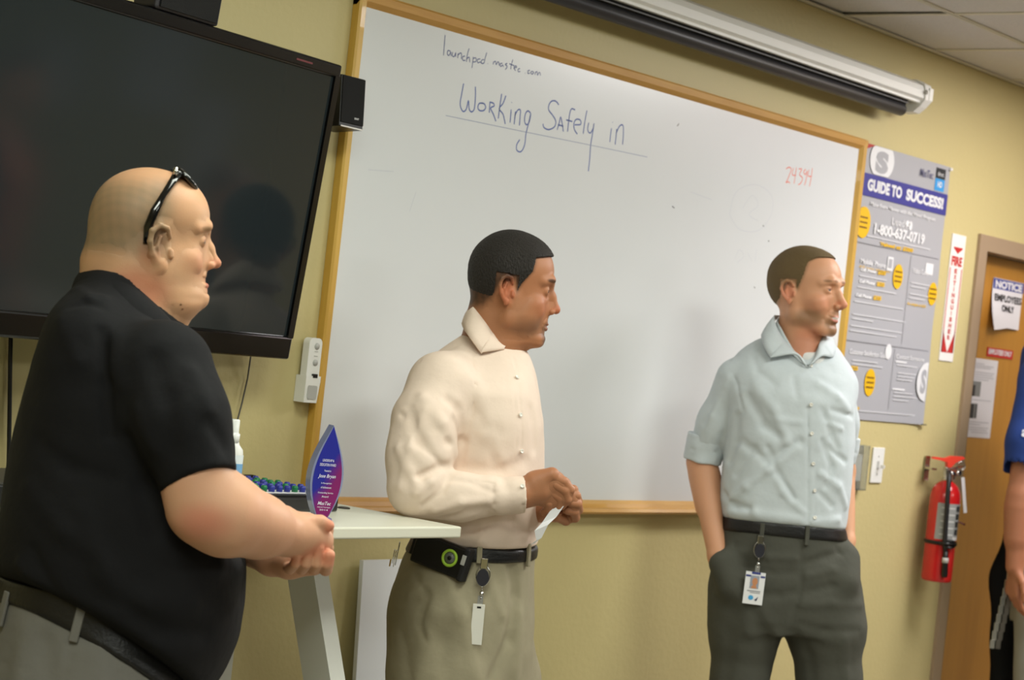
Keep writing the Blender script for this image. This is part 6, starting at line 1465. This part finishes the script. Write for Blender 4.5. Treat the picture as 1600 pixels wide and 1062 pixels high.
# ---------------------------------------------------------------- man at the right edge
def man_blue():
    g = Fig(7.22, (1650, 1062), 'person'); root = g.root; P = g.P; r = g.r
    tag(root, 'man in a royal blue short-sleeved shirt, cut off by the right edge of the photo', 'person')
    A = head_axes(R(190)); t = P(1668, 440)
    body = Field(); head(body, A, t, 1.0, nose=1.0, an=(1, 1, 1))
    body.chain([t + A @ np.array([0, -.03, -.04]), t + A @ np.array([0, -.04, -.16])], [.058, .066], .02)
    tor = [(520, 1625, 1700, .10), (550, 1600, 1735, .15), (600, 1592, 1742, .17), (700, 1590, 1742, .17), (800, 1586, 1740, .165), (880, 1584, 1738, .16)]
    body.loft(g.secs([(a, b + 8, c - 8, d - .02) for a, b, c, d in tor]), .03)
    sh0, el, wr = P(1625, 590, -.16), P(1596, 775, -.22), P(1586, 885, -.235)
    body.chain([sh0, el, wr], [r(27), r(21), r(14)], .02); body.cap(P(1592, 795, -.222), P(1588, 840, -.23), r(22), r(18), .02)
    hand(body, wr, nv(P(1583, 930, -.235) - wr), nv([.35, -.9, 0]), [(22, 25, 12), (26, 28, 14), (30, 30, 16), (34, 32, 18)], .03, 1.0, k=.010)
    body.chain([P(1715, 590, .15), P(1735, 760, .2), P(1735, 880, .14)], [r(27), r(21), r(14)], .02)
    hand(body, P(1735, 880, .14), (0, 0, -1), (.3, -.9, 0), [(20, 25, 12)] * 4, .03)
    hips = [(P(1635, 930, -.09), P(1630, 1062, -.10)), (P(1690, 930, .09), P(1700, 1062, .10))]; ank = []
    pants = Field(); pants.loft(g.secs([(872, 1584, 1740, .165), (920, 1580, 1744, .17), (980, 1580, 1744, .165)]), .02)
    for a_, b_ in hips:
        an_ = b_.copy(); an_[2] = .08; ank.append(an_); body.chain([a_, (a_ + an_) / 2, an_], [.075, .05, .038], .03); pants.chain([a_, (a_ + an_) / 2, an_], [.105, .085, .068], .02)
    pants.half((0, 0, .02), (0, 0, -1)); pants.noise(.002, ((.12, 4),), 3)
    base = L3((160, 104, 76))
    def hairf(H): return np.clip(sstep(H[:, 2], .005, .030) * sstep(H[:, 2] - .030 + (-H[:, 1] + .058) * 1.6, .0, .020), 0, 1)
    def paint(V): return face_paint(V, A, t, 1.0, base, L3((176, 96, 70)), L3((140, 80, 66)), browc=L3((42, 30, 22)), hairf=hairf, hairc=L3((34, 28, 24)), hs=.95)
    lo, hi = P(1545, 1000, -.36), P(1665, 720, -.10); lo[2], hi[2] = P(1600, 990, -.2)[2], P(1600, 700, -.2)[2]
    g.grow('body', body, .003, SK, col=paint, regions=[(t + [-.17, -.17, -.17], t + [.17, .17, .17], .0034), (lo, hi, .0028), (P(1590, 0) * [1, 0, 0] + [0, g.z0 - .35, .04], P(1790, 0) * [1, 0, 0] + [0.05, g.z0 + .35, P(1650, 560)[2]], .010)])
    eyes(g, A, t, 1.0, root)
    g.grow('trousers', pants, .008, M_PANT4)
    sh = Field(); sh.loft(g.secs(tor), .03)
    sv = Field(); sv.chain([P(1630, 590, -.15), P(1606, 690, -.20), P(1596, 760, -.22)], [r(36), r(32), r(30)], .03); v_ = nv(P(1596, 760, -.22) - P(1606, 690, -.20)); sv.half(P(1594, 741, -.22), nv(v_ + np.array([.0, 0, -.0])), .003); sv.cap(P(1596, 735, -.22), P(1590, 790, -.22), r(26), r(26), .003, op=-1); sh.uni(sv, .02)
    sv = Field(); sv.chain([P(1712, 590, .14), P(1730, 740, .19)], [r(35), r(30)], .03); sh.uni(sv, .02)
    sh.cap(P(1664, 530), P(1668, 470), r(28), r(32), .01, op=-1); sh.noise(.003, ((.12, 5), (.06, 4)), 2); sh.half(P(0, 892), (0, 0, -1), .01)
    g.grow('shirt', sh, .006, M_SH4)
    z_ = MB(); text_fit(z_, 'a', 0, .024, 0, .026, y=0, bold=.03); p = hit(g, sh, 1596, 682); n = grad(sh, p); up = np.array([0, 0, 1.0]); up = nv(up - n * (up @ n)); sd = np.cross(-n, up)
    z_.bm.transform(Matrix.Translation(Vector(p + n * .004)) @ Matrix([list(v) for v in np.stack([sd, -n, up], 1)]).to_4x4()); g.child(z_.build('shirt_lettering', mat('print_white', (214, 216, 226), rough=.6), root, recalc=False))
    shoe(g, ank[0] + [.03, 0, 0], (-1, -.2, 0), M_SHOE); shoe(g, ank[1] + [.03, 0, 0], (-1, .1, 0), M_SHOE)
    bg = Field(); bg.chain([P(1590, 778, .10), P(1584, 900, .10), P(1580, 1085, .10)], [r(12), r(30), r(38)], .05, flat=((0, 1, 0), .55)); bg.noise(.004, ((.14, 5),), 9)  # soft black form added to fill the dark band between door and man
    bgo, _, _ = g.grow('dark_fill_body', bg, .008, cloth('dark_fill_black', (12, 12, 13)))
    be_ = empty('dark_fill'); be_.matrix_world = g.M @ Matrix.Translation(Vector(P(1580, 1085, .10) - g.o)); tag(be_, 'soft black form added to fill the dark area beside the man in royal blue, in front of the door', 'dark form')
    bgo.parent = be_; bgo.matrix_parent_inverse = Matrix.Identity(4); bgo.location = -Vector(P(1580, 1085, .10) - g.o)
    sp_ = MB().tube([P(1590, 790, .10), P(1612, 700, .12), P(1650, 600, .14)], .012, 8, flat=.25, nrm=(0, 1, 0)).build('dark_fill_upper', M_BLK, be_); sp_.location = -Vector(P(1580, 1085, .10))
    # metallic strap hanging by his hip
    s0 = P(1578, 892, -.20); st = empty('key_strap'); st.matrix_world = g.M @ Matrix.Translation(Vector(s0 - g.o)); tag(st, 'silver woven key strap hanging below the hand at the right edge', 'strap')
    for i, dx in enumerate((0, .022)):
        m_ = MB()
        for k_ in range(9): z0 = -.030 * k_; m_.box((-.009 + dx - .004 * k_, -.002 + .006 * i, z0 - .030), (.007 + dx - .004 * k_, .001 + .006 * i, z0), bev=.0008)
        m_.build('strap_band', [M_CHR, mat('dull_steel', (120, 118, 112), rough=.4, metal=1)][i], st)
    MB().lathe([(.006, 0), (.008, .006), (.006, .014)], 12).build('snap_hook', M_CHR, st)
    return g

# ---------------------------------------------------------------- the crew facing the wall, mirrored in the television
def crew(x, y, face, hgt, label, vest=True):
    cx = Vector((x, y, 0)) - Vector((CAM.x, CAM.y, 0)); g = Fig(cx.dot(FWD), (800, 531), 'person'); o = np.array([cx.dot(RGT), cx.dot(FWD), 0.0]); g.o = o
    g.M = Matrix.Translation(Vector((x, y, 0))) @ Matrix((RGT, FWD, UP)).transposed().to_4x4(); g.root.matrix_world = g.M; tag(g.root, label, 'person', 'crew mirrored in the television')
    A = head_axes(face); k = hgt / 1.78; t = o + [0, 0, 1.65 * k]; fw, rt = A[:, 1], A[:, 0]; q = lambda a, b, c: o + rt * a + fw * b + np.array([0, 0, c * k])
    body = Field(); head(body, A, t, 1.0); body.cap(q(0, -.02, 1.60), q(0, -.03, 1.45), .058, .066, .02); body.cap(q(-.14, 0, 1.38), q(.14, 0, 1.38), .07, .07, .05); body.cap(q(0, 0, 1.3), q(0, 0, 1.0), .13, .13, .05)
    sh, pa = Field(), Field()
    for s_ in (-1, 1):
        pts = [q(.19 * s_, -.01, 1.40), q(.25 * s_, -.03, 1.12), q(.20 * s_, .12, .92)]; body.chain(pts, [.05, .042, .03], .03); sh.chain([pts[0], pts[1]], [.068, .058], .05)
        hand(body, pts[2], nv(q(.12 * s_, .22, .86) - pts[2]), -rt * s_, [(30, 35, 20)] * 4)
        lg = [q(.09 * s_, 0, .95), q(.10 * s_, .01, .5), q(.11 * s_, -.02, .08)]; body.chain(lg, [.08, .055, .04], .03); pa.chain(lg, [.105, .082, .068], .03)
        shoe(g, lg[2], fw, M_SHOE)
    sh.cap(q(-.14, 0, 1.38), q(.14, 0, 1.38), .075, .075, .06); sh.cap(q(-.06, 0, 1.28), q(-.06, 0, .98), .125, .12, .04).cap(q(.06, 0, 1.28), q(.06, 0, .98), .125, .12, .04)
    sh.cap(q(0, -.02, 1.52), q(0, 0, 1.6), .06, .075, .01, op=-1); pa.half((0, 0, .02), (0, 0, -1))
    def paint(V): return face_paint(V, A, t, 1.0, L3((176, 122, 90)), L3((184, 100, 76)), L3((140, 80, 66)), browc=L3((42, 30, 22)), hairf=lambda H: sstep(H[:, 2] - H[:, 1] * .5, .02, .04), hairc=L3((34, 28, 24)), hs=.95)
    g.grow('body', body, .011, SK, col=paint, regions=[(t - .22, t + .22, .0045), (o + [-.5, -.5, .03], o + [.5, .5, 1.46 * k], .010)])
    eyes(g, A, t, 1.0, g.root); g.grow('trousers', pa, .012, M_PANT3)
    so, _, _ = g.grow('work_shirt', sh, .011, cloth('navy_work_shirt', (30, 34, 44)))
    if vest:
        for s_ in (-1, 1):
            for nm, off in (('vest_strap', .0),):
                st = [hit_dir(sh, q((.10) * s_, .0, z_), fw) for z_ in np.linspace(.98, 1.43, 8)] + [q(.105 * s_, .0, 1.475)] + [hit_dir(sh, q(.10 * s_, .0, z_), -fw) for z_ in np.linspace(1.43, .98, 8)]
                m_ = MB().tube(st, .032, 8, flat=.22, nrm=tuple(fw)); g.child(m_.build(nm, mat('hi_vis_orange', (236, 92, 40), rough=.6), so), so)
                m_ = MB().tube([p_ + (p_ - q(0, 0, 1.2)) * .02 for p_ in st], .012, 8, flat=.3, nrm=tuple(fw)); g.child(m_.build('reflective_tape', mat('grey_tape', (190, 192, 190), rough=.3), so), so)
def hit_dir(f, p, d):
    lo, hi = 0.0, .3
    for _ in range(14):
        m = (lo + hi) / 2
        if f.ev((p + d * m)[None])[0] < 0: lo = m
        else: hi = m
    return p + d * (lo + .004)
man_black(); man_cream(); man_grey(); man_blue()
crew(5.85, -1.72, R(128), 1.70, 'shorter man in a dark shirt and orange vest, mirrored low in the television')
crew(5.90, -2.75, R(128), 1.92, 'taller man in a dark shirt and orange vest, mirrored at the left of the television')
mt = empty('meeting_table', (7.3, -3.7, 0)); tag(mt, 'pale meeting table mirrored at the lower left of the television', 'table')
MB().box((-.75, -.4, .72), (.75, .4, .75), bev=.004).build('table_top', M_TOP, mt)
for a_ in (-.68, .68):
    for b_ in (-.33, .33): MB().tube([(a_, b_, 0), (a_, b_, .72)], .02, 10).build('leg', M_LEG, mt)
for i, (yy, zz, w_, h_) in enumerate(((-4.35, 1.72, .42, .56), (-4.95, 1.60, .30, .40), (-3.85, 1.35, .22, .55))):
    o = MB().box((-.003, 0, 0), (0, w_, h_)).build('wall_sheet', M_PAP); o.location = (XR - .002, yy, zz)
    tag(o, ['large white sheet on the right wall, mirrored in the television', 'mid-sized white sheet on the right wall left of the large one', 'narrow white sheet on the right wall, mirrored below the large one'][i], 'paper', 'sheets on the right wall')
